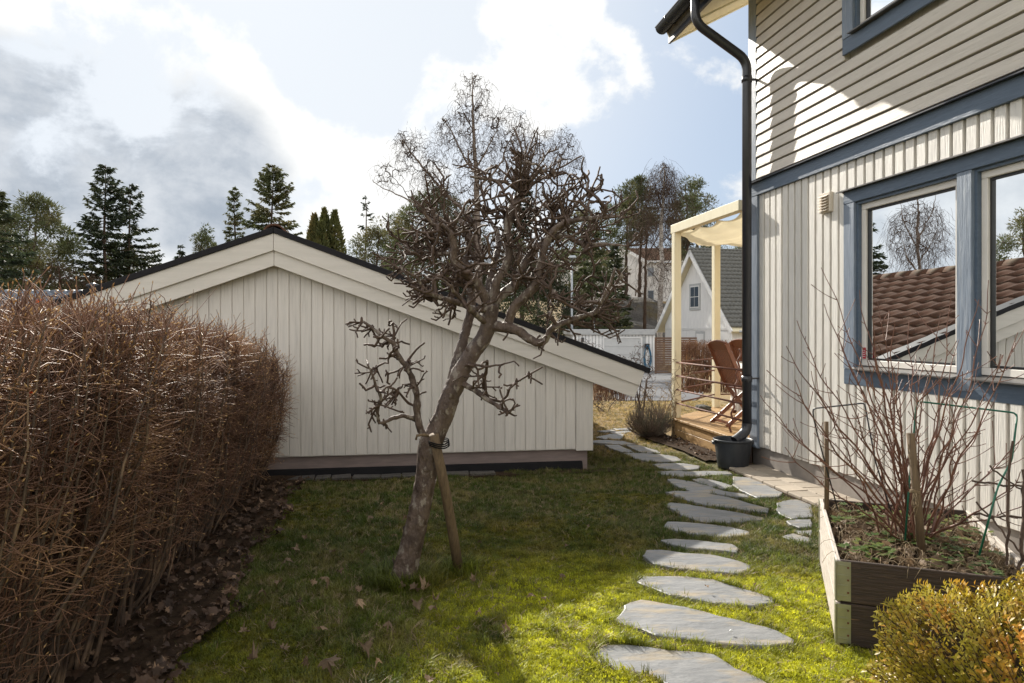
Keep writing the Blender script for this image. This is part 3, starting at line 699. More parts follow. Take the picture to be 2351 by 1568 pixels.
def window(yl, ya, yb_, yr, z0, z1, plane, name='window', split=None, low=True):
    w = MB().box((plane + .0, ya - .0, z0 - .0), (plane + .001, ya - .001, z0 + .001))
    ym = (yl + yr) / 2
    root = bpy.data.objects.new(name, None); COL.objects.link(root); root.parent = house
    openings = [(ya, yb_)] if split is None else [(ya, split[0]), (split[1], yb_)]
    # casings
    MB().box((plane - .026, ya, z0 - .02), (plane, yl, z1 - .0)).build('casing', M['blue_lit'], root, bevel=.003)
    MB().box((plane - .026, yr, z0 - .02), (plane, yb_, z1 - .0)).build('casing', M['blue_lit'], root, bevel=.003)
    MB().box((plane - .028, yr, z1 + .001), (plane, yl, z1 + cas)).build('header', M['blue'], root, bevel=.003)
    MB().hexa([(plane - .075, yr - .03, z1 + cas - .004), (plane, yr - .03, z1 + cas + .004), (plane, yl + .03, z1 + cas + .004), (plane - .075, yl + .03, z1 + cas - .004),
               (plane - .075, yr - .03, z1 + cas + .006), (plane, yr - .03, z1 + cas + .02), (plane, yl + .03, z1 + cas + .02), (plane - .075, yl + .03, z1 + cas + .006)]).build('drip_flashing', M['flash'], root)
    if split is not None: MB().box((plane - .027, split[1], z0 - .10), (plane + .03, split[0], z1 - .001)).build('mullion', M['blue_lit'], root, bevel=.003)
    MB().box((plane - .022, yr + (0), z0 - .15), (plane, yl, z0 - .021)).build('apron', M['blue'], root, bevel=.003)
    for (a, b) in openings:
        # blue reveals, sill, frame, gasket, pane
        e = plane + .02
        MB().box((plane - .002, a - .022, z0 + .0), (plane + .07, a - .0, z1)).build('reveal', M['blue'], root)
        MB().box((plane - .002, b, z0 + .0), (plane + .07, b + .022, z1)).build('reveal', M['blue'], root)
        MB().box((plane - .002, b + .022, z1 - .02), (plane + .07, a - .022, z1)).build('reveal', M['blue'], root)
        MB().hexa([(plane - .07, b - .01, z0 - .022), (plane + .05, b - .01, z0 - .01), (plane + .05, a + .01, z0 - .01), (plane - .07, a + .01, z0 - .022),
                   (plane - .07, b - .01, z0 - .012), (plane + .05, b - .01, z0 + .012), (plane + .05, a + .01, z0 + .012), (plane - .07, a + .01, z0 - .012)]).build('sill_flashing', M['flash'], root)
        a2, b2 = a - .022, b + .022; f0, f1 = z0 + .013, z1 - .02; w_ = .048
        for g in (((b2, f0), (a2, f0 + w_)), ((b2, f1 - w_), (a2, f1)), ((b2, f0 + w_ + .001), (b2 + w_, f1 - w_ - .001)), ((a2 - w_, f0 + w_ + .001), (a2, f1 - w_ - .001))):
            MB().box((plane + .028, g[0][0], g[0][1]), (plane + .085, g[1][0], g[1][1])).build('frame', M['frame'], root, bevel=.003)
        a3, b3, g0, g1 = a2 - w_, b2 + w_, f0 + w_, f1 - w_; k = .016
        mbg = MB()
        for g in (((b3, g0), (a3, g0 + k)), ((b3, g1 - k), (a3, g1)), ((b3, g0 + k), (b3 + k, g1 - k)), ((a3 - k, g0 + k), (a3, g1 - k))): mbg.box((plane + .048, g[0][0], g[0][1]), (plane + .09, g[1][0], g[1][1]))
        mbg.build('gasket', M['rubber'], root)
        MB().add([(plane + .062, b3 + k, g0 + k), (plane + .062, a3 - k, g0 + k), (plane + .062, a3 - k, g1 - k), (plane + .062, b3 + k, g1 - k)], [(0, 1, 2, 3)]).build('pane', M['glass'], root)
    return root
wl_ = window(yL, yA, yD, yR, zs, zh, -.001, split=(yB, yC))
window(uyL, uy1, uy2, uyR, uzs, uz1, -.056)
# alarm sticker in the corner of the first pane
ys1, zs1 = W(1994, 809, -.06)
stk = MB().box((.018, ys1 - .022, zs1 - .05), (.0195, ys1 + .018, zs1 + .04)).build('sticker', M['sticker'], wl_)
mbt = MB()
for k in range(4): mbt.box((.0165, ys1 - .016 + .004 * (k % 2), zs1 - .036 + k * .016), (.0178, ys1 + .012, zs1 - .031 + k * .016))
mbt.build('sticker_print', M['white_trim'], stk)
# room behind the big window
mb = MB(); mb.box((3.2, yD - 1, 0), (3.25, yA + .7, 2.9)); mb.box((.21, yA + .62, 0), (3.2, yA + .7, 2.9)); mb.box((.21, yD - 1, 0), (3.2, yD - .9, 2.9)); mb.box((.21, yD - 1, 2.7), (3.2, yA + .7, 2.75)); mb.box((.21, yD - 1, .3), (3.2, yA + .7, .35))
mb.build('interior', M['room'], house)
# roof with overhanging gable end, soffit, gutter
SX, SY, SZ = -.62, .72, 4.77            # lower corner of the gable barge, in house coordinates
up = Vector((-math.sin(R(28.5)), 0, math.cos(R(28.5)))); dn = Vector((-math.cos(R(28.5)), 0, -math.sin(R(28.5))))
o0 = Vector((SX, SY - .03, SZ)); top0 = o0 - dn * 5.5
MB().prism([o0 + up * .02, o0 + up * .06, top0 + up * .06, top0 + up * .02], (0, -9.6, 0)).build('soffit', M['silver'], house)
MB().prism([o0 + up * .061, o0 + up * .16, top0 + up * .16, top0 + up * .061], (0, -9.6, 0)).build('roof', M['tile_grey'], house)
MB().prism([o0 + Vector((0, .002, 0)), o0 + up * .2 + Vector((0, .002, 0)), top0 + up * .2 + Vector((0, .002, 0)), top0 + Vector((0, .002, 0))], (0, .03, 0)).build('barge_board', M['silver'], house, bevel=.003)
MB().prism([o0 + Vector((0, -.45, .0)), o0 + up * .021 + Vector((0, -.45, .0)), top0 + up * .021 + Vector((0, -.45, .0)), top0 + Vector((0, -.45, .0))], (0, .045, 0)).build('verge_rafter', M['silver'], house)
MB().box((SX - .03, YN, SZ + .0), (SX - .001, SY + .03, SZ + .19)).build('eave_fascia', M['metal_dark'], house)
mb = MB(); gxc, gzc = SX - .115, SZ + .17; V = []; seg = 10
for yy in (SY + .02, YN):
    for rr_ in (.075, .069):
        for k in range(seg + 1):
            t = math.pi + math.pi * k / seg; V.append((gxc + rr_ * math.cos(t), yy, gzc + rr_ * math.sin(t)))
n1 = seg + 1
Fc = [(k, k + 1, 2 * n1 + k + 1, 2 * n1 + k) for k in range(seg)] + [(n1 + k, n1 + k + 1, 3 * n1 + k + 1, 3 * n1 + k) for k in range(seg)]
V2 = len(V); V.append((gxc, SY + .02, gzc)); Fc += [(k, k + 1, V2) for k in range(seg)]
mb.add(V, Fc); gut = mb.build('gutter', M['metal_dark'], house, True)
mb = MB(); mb.tube([(gxc - .075, YN, gzc + .004), (gxc - .075, SY + .02, gzc + .004)], .009, 6); mb.build('gutter_bead', M['metal_dark'], gut, True)
for yy in (.45, -.35, -1.1):
    MB().tube([(gxc + .078 * math.cos(t), yy, gzc + .078 * math.sin(t)) for t in np.linspace(math.pi * .98, 2 * math.pi, 9)], .007, 6).build('gutter_bracket', M['metal_dark'], gut, True)
# downpipe
py_ = -.175; px_ = -.165; pr = .048
def bend(pts, rad=.12, n=6):
    out = [Vector(pts[0])]
    for a, b, c in zip(pts, pts[1:], pts[2:]):
        a, b, c = Vector(a), Vector(b), Vector(c); p = b + (a - b).normalized() * rad; q_ = b + (c - b).normalized() * rad
        for k in range(n + 1):
            t = k / n; out.append(p * (1 - t) ** 2 + b * 2 * t * (1 - t) + q_ * t * t)
    out.append(Vector(pts[-1])); return out
line = bend([(gxc, py_, gzc - .06), (gxc, py_, 4.60), (px_, py_, 4.25), (px_, py_, .46)], .11)
tail = bend([(px_, py_, .47), (px_, py_, .385), (px_ - .13, py_ - .02, .30)], .07)
dp = MB().tube(line, pr, 16).build('downpipe', M['metal_dark'], house, True)
MB().tube(tail, [pr * 1.06] * len(tail), 16, cap=False).build('outlet_elbow', M['metal_dark'], dp, True)
MB().tube([tail[-1] - (tail[-1] - tail[-2]).normalized() * .004, tail[-1] + (tail[-1] - tail[-2]).normalized() * .02], pr * 1.13, 16, cap=False).build('outlet_collar', M['metal_dark'], dp, True)
for zz in (4.05, .93):
    MB().tube([(px_, py_, zz - .03), (px_, py_, zz + .03)], pr * 1.13, 16).build('pipe_collar', M['metal_dark'], dp, True)
    MB().box((px_ - .0, py_ - .012, zz - .005), (-.03, py_ + .012, zz + .012)).build('bracket', M['metal_dark'], dp)
for zz in (4.66, 4.2): pass
# vent grille
vy1, vz1 = W(1886, 447, .03); vy0, vz0 = W(1911, 490, .03)
vent = MB().box((-.055, vy0, vz0 + .02), (-.02, vy1, vz1)).build('vent', M['vent'], house, bevel=.004)
for k in range(6):
    zz = vz0 + .04 + k * (vz1 - vz0 - .07) / 5
    MB().hexa([(-.085, vy0 + .012, zz - .012), (-.055, vy0 + .012, zz + .004), (-.055, vy1 - .012, zz + .004), (-.085, vy1 - .012, zz - .012),
               (-.085, vy0 + .012, zz - .009), (-.055, vy0 + .012, zz + .008), (-.055, vy1 - .012, zz + .008), (-.085, vy1 - .012, zz - .009)]).build('louvre', M['vent'], vent)
# things inside the window
def hpt(x, y, z): return HR + Vector((x * nx + y * dx, x * ny + y * dy, z))
pot = MB().lathe([(0, 0), (.12, 0), (.15, .04), (.16, .25), (.15, .26), (.14, .24), (.0, .22)], sides=28).build('plant_pot', M['pot'], None, True)
pot.location = hpt(.33, yB + .28, zs + .02); tag(pot, 'pale green plant pot standing on the inner sill behind the left window pane', 'plant pot')
lamp = MB().lathe([(.01, 0), (.12, .02), (.2, .07), (.22, .12), (.19, .18), (.1, .22), (.01, .23)], sides=28).build('oval_lamp', M['pot'], None, True)
lamp.location = hpt(.9, yB + .35, zs + .22); tag(lamp, 'pale oval lamp glimpsed inside the room through the left window', 'lamp')
sillb = MB().box((.1, yD, zs - .02), (.5, yA, zs + .015)).build('inner_sill', M['frame'], house)
q = np.random.default_rng(3)
for yy, w_, lb in ((yA - .04, .22, 'sheer pale curtain hanging at the left end of the big window'), (yC - .03, .2, 'sheer pale curtain hanging beside the right window pane')):
    V = []; k = 24
    for i in range(k + 1):
        for zz in (zs + .02, zh - .02): V.append(hpt(.2 + .02 * math.sin(i * 1.4), yy - w_ * i / k, zz))
    c = MB().add(V, [(2 * i, 2 * i + 2, 2 * i + 3, 2 * i + 1) for i in range(k)]).build('curtain', M['cloth'], None, True); tag(c, lb, 'curtain')

# ------------------------------------------------------------------ bucket
bk = thing('bucket', 'black plastic bucket standing under the outlet of the downpipe', 'bucket', (2.307, 7.13, .0))
MB().lathe([(.0, .012), (.145, .012), (.15, .0), (.156, .02), (.188, .275), (.188, .28), (.2, .282), (.203, .3), (.197, .305), (.19, .3), (.183, .285), (.152, .03), (0, .025)], sides=40).build('body', M['plastic'], bk, True)
for a in (0, math.pi):
    MB().box((-.215 if a else .188, -.03, .245), (-.188 if a else .215, .03, .282)).build('lug', M['plastic'], bk, bevel=.005)
MB().tube([(.205 * math.cos(t), -.02 - .04 * math.sin(t), .27 - .1 * math.sin(t) * .3) for t in np.linspace(0, math.pi, 14)], .003, 6).build('handle', M['metal_dark'], bk, True)

# ------------------------------------------------------------------ deck, pergola, railing
DZ = .272; DS = 3.6
P1 = (3.6, 8.545); P2 = (4.67, 9.58)
deck = thing('wooden_deck', 'golden wooden deck with a boarded edge beyond the downpipe', 'deck', st(0, 0), TH)   # local frame: x = s, y = t
def dtop(y):   # left end of a deck board at t=y
    return DS - .02 if y < P1[1] + .05 else DS - .02 + (y - P1[1] - .05) * (P2[0] - P1[0]) / (P2[1] - P1[1])
y = 6.80
while y < P2[1] + .10:
    x0, x1 = dtop(y), dtop(y + .09)
    MB().hexa([(x0, y, DZ - .028), (8.2, y, DZ - .028), (8.2, y + .09, DZ - .028), (x1, y + .09, DZ - .028), (x0, y, DZ), (8.2, y, DZ), (8.2, y + .09, DZ), (x1, y + .09, DZ)]).build('deck_board', M['deck'], deck, bevel=.003)
    y += .096
for z0, z1 in ((.135, .243), (.015, .131)):
    MB().box((DS, 6.80, z0), (DS + .028, P1[1] + .1, z1)).build('edge_board', M['fascia'], deck, bevel=.003)
    MB().beam((DS + .02, P1[1] + .09, (z0 + z1) / 2), (P2[0] + .02, P2[1] + .1, (z0 + z1) / 2), .028, z1 - z0).build('edge_board', M['fascia'], deck)
MB().box((DS + .001, 6.72, -.02), (DS + .1, 6.798, .25)).build('corner_post', M['oldwood'], deck)

perg = thing('pergola', 'pale yellow timber pergola with a fabric canopy over the deck', 'pergola', st(0, 0), TH)
BZ = 2.72; ps = .095
def post(x, y): MB().box((x, y, DZ), (x + ps, y + ps, BZ)).build('post', M['pergola'], perg, bevel=.004)
post(P1[0], P1[1]); post(P2[0], P2[1]); post(7.9, P2[1])
bh = .115
MB().box((P1[0] - .002, 6.82, BZ + .001), (P1[0] + ps + .002, P1[1] + ps + .03, BZ + bh)).build('beam', M['pergola'], perg, bevel=.004)
MB().beam((P1[0] + .05, P1[1] + ps, BZ + bh / 2 - .002), (P2[0] + .05, P2[1] + .05, BZ + bh / 2 - .002), .06, bh - .01).build('beam', M['pergola'], perg)
MB().box((P2[0] + .003, 6.82, BZ + .002), (P2[0] + .07, P2[1] + ps - .003, BZ + bh - .006)).build('beam', M['pergola'], perg, bevel=.004)
MB().box((P2[0] + .071, P2[1] + .01, BZ + .003), (8.0, P2[1] + .08, BZ + bh - .004)).build('beam', M['pergola'], perg, bevel=.004)
# canopy cloth hanging in a sag between the beams
V, Fc = [], []; nu, nv = 26, 18
for i in range(nu + 1):
    for j in range(nv + 1):
        a = i / nu; b = j / nv
        tt = 6.9 + (P1[1] + .05 - 6.9 + b * (P2[1] - P1[1])) * a
        s_ = P1[0] + .07 + (P2[0] - P1[0] - .02) * b
        sc = abs(math.sin(3 * math.pi * a)) ** .8 * (.05) * ((1 - b) ** 4 + b ** 4)
        sag = .16 * math.sin(math.pi * b) * (.6 + .4 * math.sin(math.pi * a)) + .012 * math.sin(b * 30 + a * 5) + sc
        V.append((s_ + sc * (1 if b < .5 else -1), tt, BZ + .02 - sag))
Fc = [(i * (nv + 1) + j, i * (nv + 1) + j + 1, (i + 1) * (nv + 1) + j + 1, (i + 1) * (nv + 1) + j) for i in range(nu) for j in range(nv)]
MB().add(V, Fc).build('canopy', M['fabric'], perg, True)
V = []
for i in range(nu + 1):
    for j in range(nv + 1):
        a = i / nu; b = j / nv; s_ = P2[0] + .1 + 3.0 * b; tt = 6.9 + (P2[1] - 6.9) * a
        V.append((s_, tt, BZ + .02 - .2 * math.sin(math.pi * b) * (.7 + .3 * math.sin(math.pi * a)) - .015 * math.sin(b * 25)))
MB().add(V, Fc).build('canopy', M['fabric'], perg, True)

rail = thing('railing', 'rusty horizontal rod railing fixed between the pale pergola posts', 'railing', st(0, 0), TH)
for h in (.735, .558, .375, .195):
    z = DZ + h
    MB().tube([(P1[0] + .03, P1[1] + .12, z), (P1[0] + .04, 6.82, z)], .011, 8).build('rail', M['rust'], rail, True)
    MB().tube([(P1[0] + .07, P1[1] + .07, z), (P2[0] + .02, P2[1] + .03, z)], .011, 8).build('rail', M['rust'], rail, True)
    MB().tube([(P2[0] + .05, P2[1] + .03, z), (7.95, P2[1] + .03, z)], .011, 8).build('rail', M['rust'], rail, True)

# chairs
def make_chair(label):
    c = thing('folding_chair', label, 'chair', group='folding chairs on the deck')
    w = .23
    for sx in (-w, w):
        MB().beam((sx, -.30, 1.0), (sx, -.06, .46), .028, .05, (0, 1, 0)).build('back_post', M['teak'], c, bevel=.004)
        MB().beam((sx, -.06, .46), (sx, .34, .0), .028, .05, (0, 1, 0)).build('leg', M['teak'], c, bevel=.004)
        s2 = sx * .88
        MB().beam((s2, .24, .43), (s2, -.28, .0), .026, .05, (0, 1, 0)).build('leg', M['teak'], c, bevel=.004)
        MB().beam((sx, -.16, .67), (sx, .22, .66), .05, .025).build('armrest', M['teak'], c, bevel=.004)
        MB().beam((sx, .17, .65), (sx * .95, .16, .43), .025, .035, (0, 1, 0)).build('arm_support', M['teak'], c)
    # top rail with a shallow arch
    top = []
    for k in range(9):
        x = -w + .014 + (2 * w - .028) * k / 8; top.append((x, .0, .105 + .028 * math.sin(math.pi * k / 8)))
    poly = [(-w + .014, 0, 0), (w - .014, 0, 0)] + [(p[0], 0, p[2]) for p in reversed(top)]
    dback = Vector((0, -.24, .54)).normalized()
    poly3 = [Vector((p[0], 0, 0)) + Vector((0, -.262, .915)) + dback * p[2] for p in poly]
    MB().prism(poly3, Vector((0, .54, .24)).normalized() * .022).build('top_rail', M['teak'], c, bevel=.003)
    MB().beam((-w + .014, -.072, .49), (w - .014, -.072, .49), .022, .045).build('bottom_rail', M['teak'], c)
    for k in range(10):
        x = -w + .04 + (2 * w - .08) * k / 9
        MB().beam((x, -.068, .50), (x, -.255, .925), .02, .012, (0, 1, 0)).build('back_slat', M['teak'], c)
    for k in range(7):
        yy = -.05 + k * .05; MB().beam((-w + .015, yy, .445), (w - .015, yy, .445), .04, .016).build('seat_slat', M['teak'], c)
    MB().beam((-w, -.235, .04), (w, -.235, .04), .02, .03).build('stretcher', M['teak'], c)
    return c
ch = make_chair('reddish teak folding chair with slatted back nearest the railing on the deck')
ch.location = (2.82, 8.45, DZ); ch.rotation_euler = (0, 0, R(-80))
ch2 = copy_tree(ch); ch2.location = (3.42, 9.45, DZ); ch2.rotation_euler = (0, 0, R(-75)); ch2['label'] = 'second teak folding chair, almost wholly hidden behind the downpipe'
# table with a long cloth
tb = thing('garden_table', 'round topped table under the pale cloth on the deck', 'table', (3.75, 9.05, DZ), R(-9))
MB().box((-.7, -.4, .69), (.7, .4, .72)).build('tabletop', M['teak'], tb)
for sx in (-.6, .6):
    for sy in (-.33, .33): MB().box((sx - .03, sy - .03, 0), (sx + .03, sy + .03, .69)).build('leg', M['teak'], tb)
tb['label'] = 'rectangular teak table hidden under a pale cloth on the deck'
V = []; loop = []
for k in range(96):
    t = 2 * math.pi * k / 96; c_, s_ = math.cos(t), math.sin(t); e = max(abs(c_), abs(s_)); loop.append((c_ / e, s_ / e))
for (lx, ly), k in zip(loop, range(96)):
    V += [(lx * .70, ly * .40, .726), (lx * .715, ly * .412, .715), (lx * .73 + .015 * math.sin(k * 1.1), ly * .43 + .015 * math.cos(k * 1.3), .40), (lx * .76 + .03 * math.sin(k * 1.1), ly * .46 + .03 * math.cos(k * 1.3), .1)]
Fc = [(4 * k + e, 4 * ((k + 1) % 96) + e, 4 * ((k + 1) % 96) + e + 1, 4 * k + e + 1) for k in range(96) for e in range(3)] + [tuple(4 * k for k in range(96))]
tcl = MB().add(V, Fc).build('tablecloth', M['cloth'], None, True); tcl.location = tb.location; tcl.rotation_euler = tb.rotation_euler
tag(tcl, 'pale cloth draped over the deck table beside the folding chair', 'tablecloth')
b_ = MB().add(*rock_mesh((0, 0, 0), (.12, .09, .05), 8)).build('stone_lump', M['boulder'], None, True); p = st(4.35, 9.25, DZ + .035); b_.location = p
tag(b_, 'flat grey boulder lying on the deck near the second pergola post', 'boulder')
rod = [st(3.95, 6.95 + .0, DZ)]; rods = []
for k in range(60):
    t = k / 59; c0 = st(3.72, 7.25, DZ).lerp(st(3.85, 7.25, DZ + .95), t); a = t * 40
    rods.append(c0 + Vector((math.cos(a) * .012, math.sin(a) * .012, 0)))
tw = MB().tube(rods, .012, 6).build('twisted_rod', M['rust'], None, True); tag(tw, 'rusty twisted iron rod standing on the deck behind the downpipe', 'rod')

# ------------------------------------------------------------------ pallet collar planter
pa = R(21); bx = Vector((math.cos(pa), -math.sin(pa), 0)); by = Vector((math.sin(pa), math.cos(pa), 0))
P0 = Vector((1.49, 3.14, 0)); PW, PL, PH = .80, 1.22, .195
bed = thing('planter_box', 'weathered two tier wooden planter box with steel corner hinges beside the house', 'planter', P0, -pa)
for k in range(2):
    z0, z1 = k * PH + .002, (k + 1) * PH - .002
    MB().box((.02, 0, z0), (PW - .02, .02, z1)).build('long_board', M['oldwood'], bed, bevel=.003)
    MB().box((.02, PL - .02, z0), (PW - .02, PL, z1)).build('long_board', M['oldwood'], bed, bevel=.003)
    o = MB().box((0, .004, z0), (.02, PL - .002, z1)).build('side_board', M['sunlit_wood'], bed, bevel=.003)
    MB().box((PW - .02, .004, z0), (PW, PL - .002, z1)).build('side_board', M['sunlit_wood'], bed, bevel=.003)
for cx_, cy_ in ((0, 0), (0, PL), (PW, PL), (PW, 0)):
    for k in range(2):
        z0, z1 = k * PH + .01, (k + 1) * PH - .006; fx = 1 if cx_ == 0 else -1; fy = 1 if cy_ == 0 else -1
        m_ = MB(); yo = -.0035 if cy_ == 0 else PL + .001; xo = -.0035 if cx_ == 0 else PW + .001
        xa, xb = sorted((cx_ + fx * .004, cx_ + fx * .062)); m_.box((xa, yo, z0), (xb, yo + .0025, z1))
        ya, yb2 = sorted((cy_ + fy * .004, cy_ + fy * .05)); m_.box((xo, ya, z0), (xo + .0025, yb2, z1))
        for s_ in np.linspace(z0 + .02, z1 - .02, 4):
            xa, xb = sorted((cx_ + fx * .006, cx_ + fx * .05)); m_.box((xa, yo - .003 if cy_ == 0 else yo + .002, s_), (xb, yo + .001 if cy_ == 0 else yo + .005, s_ + .006))
        m_.tube([(cx_, cy_ + (-.004 if cy_ == 0 else .004), z0), (cx_, cy_ + (-.004 if cy_ == 0 else .004), z1)], .005, 8)
        h = m_.build('hinge', M['zinc'], bed)
        mm_ = MB()
        for s_ in np.linspace(z0 + .035, z1 - .03, 3): mm_.lathe([(0, 0), (.005, 0), (.005, .003), (0, .003)], (0, 0, 0), 8) if False else mm_.box((cx_ + fx * .05 - .004, yo - .003, s_), (cx_ + fx * .05 + .004, yo + .004, s_ + .008))
        mm_.build('screw', M['rust'], h)
# bed soil
V = []; gn = 26; q = np.random.default_rng(12)
for i in range(gn + 1):
    for j in range(gn + 1):
        u_, v_ = i / gn, j / gn; V.append((.021 + (PW - .042) * u_, .021 + (PL - .042) * v_, .31 + .035 * math.sin(math.pi * u_) * math.sin(math.pi * v_) + q.normal(0, .006)))
soilm = MB().add(V, [(i * (gn + 1) + j, (i + 1) * (gn + 1) + j, (i + 1) * (gn + 1) + j + 1, i * (gn + 1) + j + 1) for i in range(gn) for j in range(gn)]).build('soil', M['soil'], bed, True); tag(soilm, kind='stuff')
def bedpt(u_, v_, z): return P0 + bx * (PW * u_) + by * (PL * v_) + Vector((0, 0, z))

# leaf shapes -----------------------------------------------------------------
def leaf_verts(size, q, curl=.5, lobes=True):
    out = [(0, -.5), (.16, -.34), (.42, -.40), (.36, -.16), (.56, .04), (.30, .10), (.30, .30), (.10, .26), (0, .52), (-.10, .26), (-.30, .30), (-.30, .10), (-.56, .04), (-.36, -.16), (-.42, -.40), (-.16, -.34)]
    V = [(0, 0, 0)] + [(a * (1 + q.normal(0, .12)), b * (1 + q.normal(0, .12)), 0) for a, b in out]
    cu, cv, ph = q.normal(0, curl), q.normal(0, curl), q.random() * 6
    V = [(a, b, cu * a * a + cv * b * b + .5 * curl * a * b + .10 * math.sin(5 * a + 4 * b + ph)) for a, b, _ in V]
    V = np.array(V) * size; V[:, 2] -= V[:, 2].min() * .7
    return V, [(0, 1 + k, 1 + (k + 1) % 16) for k in range(16)]
def litter(name, pts, size, mat_, seed, parent=None, tilt=.5, curl=.6):
    q = np.random.default_rng(seed); Vs, Fs, b = [], [], 0
    for p in pts:
        V, Fc = leaf_verts(size * (.3 + 1.1 * q.random() ** 1.6), q, curl); a = q.random() * 6.28; e = Matrix.Rotation(a, 3, 'Z') @ Matrix.Rotation(q.normal(0, tilt), 3, 'X') @ Matrix.Rotation(q.normal(0, tilt), 3, 'Y')
        V = V @ np.array(e).T; V += np.array(p); Vs.append(V); Fs.append(np.array(Fc) + b); b += len(V)
    return link(name, arrmesh(name, np.concatenate(Vs), np.concatenate(Fs)), mat_, parent)
q = np.random.default_rng(21)
pts = [bedpt(.04 + .92 * a, .03 + .94 * b, .33 + .03 * math.sin(math.pi * a) * math.sin(math.pi * b) + .012 * c) for a, b, c in q.random((620, 3))]
o = litter('leaf_litter', pts, .055, M['leafdry'], 3, None, .7); tag(o, 'brown leaf litter covering the soil of the planter box', 'leaf litter', kind='stuff')
# straw and thin dead stems lying on the bed
ch_, ra_ = [], []
for k in range(420):
    a, b = q.random(2); p = np.array(bedpt(.05 + .9 * a, .04 + .92 * b, .35)); an = q.random() * 6.28; L_ = .04 + .10 * q.random(); n_ = 5; t = np.linspace(0, 1, n_)[:, None]
    d_ = np.array([math.cos(an), math.sin(an), 0]); sd_ = np.array([-math.sin(an), math.cos(an), 0]); ch_.append(p + d_ * L_ * t + sd_ * L_ * .3 * q.normal() * t * t + np.array([0, 0, .03 + .03 * q.random()]) * np.sin(t * 3.14)); ra_.append(np.full(n_, .0012))
o = tube_obj('dry_straw', ch_, ra_, 3, M['straw']); tag(o, 'dry straw and dead stems strewn over the planter bed', 'straw', kind='stuff')
# small strawberry plants
for k in range(34):
    a, b = .12 + .8 * q.random(), .08 + .85 * q.random(); base = bedpt(a, b, .345)
    Vs, Fs, bb = [], [], 0
    for l in range(7):
        an = q.random() * 6.28; L_ = .03 + .03 * q.random(); c_ = np.array([math.cos(an) * L_, math.sin(an) * L_, .02 + .03 * q.random()])
        for m_ in (-.9, 0, .9):
            d_ = np.array([math.cos(an + m_), math.sin(an + m_), .15]); e_ = np.array([-math.sin(an + m_), math.cos(an + m_), 0]); s_ = .020 + .010 * q.random()
            V = np.array([c_, c_ + d_ * s_ * .6 + e_ * s_ * .5, c_ + d_ * s_ * 1.5, c_ + d_ * s_ * .6 - e_ * s_ * .5]); Vs.append(V); Fs.append(np.array([[0, 1, 2, 3]]) + bb); bb += 4
    o = link('strawberry_plant', arrmesh('strawberry_plant', np.concatenate(Vs), np.concatenate(Fs)), M['strawb']); o.location = base
    tag(o, 'small green leafy seedling growing among the leaf litter in the planter box', 'plant', 'green seedlings in the planter box')

# red-stemmed berry bush ------------------------------------------------------
bush = thing('berry_bush', 'leafless berry bush of red brown canes growing from the planter box', 'bush', bedpt(.52, .50, .33))
bb0 = np.array(bush.location); q = np.random.default_rng(33)
ends = [(1888, 612, 3.9), (1893, 700, 3.7), (1832, 738, 3.8), (1803, 792, 3.6), (1782, 955, 3.6), (1748, 905, 3.9), (1972, 668, 3.7), (2003, 722, 3.3), (2013, 690, 3.6), (2052, 742, 3.4), (2085, 735, 3.7),
        (2158, 722, 3.4), (2182, 668, 3.6), (2243, 690, 3.3), (2272, 640, 3.5), (2302, 812, 3.2), (2336, 760, 3.1), (2200, 780, 3.8), (2130, 800, 3.9), (1925, 770, 4.0), (2290, 905, 3.6), (2345, 1085, 3.1), (2351, 1000, 3.5),
        (2210, 850, 3.1), (1860, 850, 3.5), (1990, 830, 3.2), (2100, 880, 3.1), (2060, 830, 3.9), (1830, 900, 4.0), (2250, 830, 3.7), (1950, 860, 3.0), (2165, 900, 3.4), (2380, 1150, 3.0), (2400, 930, 3.4)]
ends += [(1760 + 560 * q.random(), 780 + 260 * q.random(), 3.1 + .9 * q.random()) for _ in range(8)]
for k, (ex_, ey_, eY) in enumerate(ends):
    e_ = np.array(at(ex_, ey_, eY)); b0 = bb0 + np.array([q.normal(0, .055), q.normal(0, .05), -.02]); hz = e_[2] - b0[2]
    mid1 = b0 + (e_ - b0) * .3 + np.array([q.normal(0, .03), q.normal(0, .03), .10 * abs(hz)]) ; out = e_ - b0; out[2] = 0
    mid2 = b0 + (e_ - b0) * .68 + out * .10 + np.array([q.normal(0, .03), q.normal(0, .04), -.03])
    t = np.linspace(0, 1, 24)[:, None]; B = (1 - t) ** 3 * b0 + 3 * (1 - t) ** 2 * t * mid1 + 3 * (1 - t) * t * t * mid2 + t ** 3 * e_
    B[:, :] += .006 * np.sin(np.outer(np.arange(24), [1.1, .9, .7]) + q.random(3) * 6); L_ = np.linalg.norm(e_ - b0)
    r0 = .0046 + .0028 * q.random(); rad = np.linspace(r0, .0018, 24); rad[::4] *= 1.18
    C_, Rr = [B - bb0], [rad]
    for m_ in range(int(5 + 7 * L_)):
        i = q.integers(6, 22); d_ = B[min(i + 1, 23)] - B[i - 1]; d_ /= np.linalg.norm(d_); s_ = q.normal(0, 1, 3); s_ -= d_ * s_.dot(d_); s_ /= np.linalg.norm(s_)
        L2 = (.02 if q.random() < .5 else .06 + .13 * q.random()); tt = np.linspace(0, 1, 5)[:, None]
        br = B[i] + (d_ * .6 + s_ * .8) * L2 * tt + np.array([0, 0, .25]) * L2 * tt * tt
        C_.append(br - bb0); Rr.append(np.array([.0028, .0022, .0018, .0016, .0022]) * (1.0))
    o = tube_obj('cane', C_, Rr, 5, M['cane'], bush)
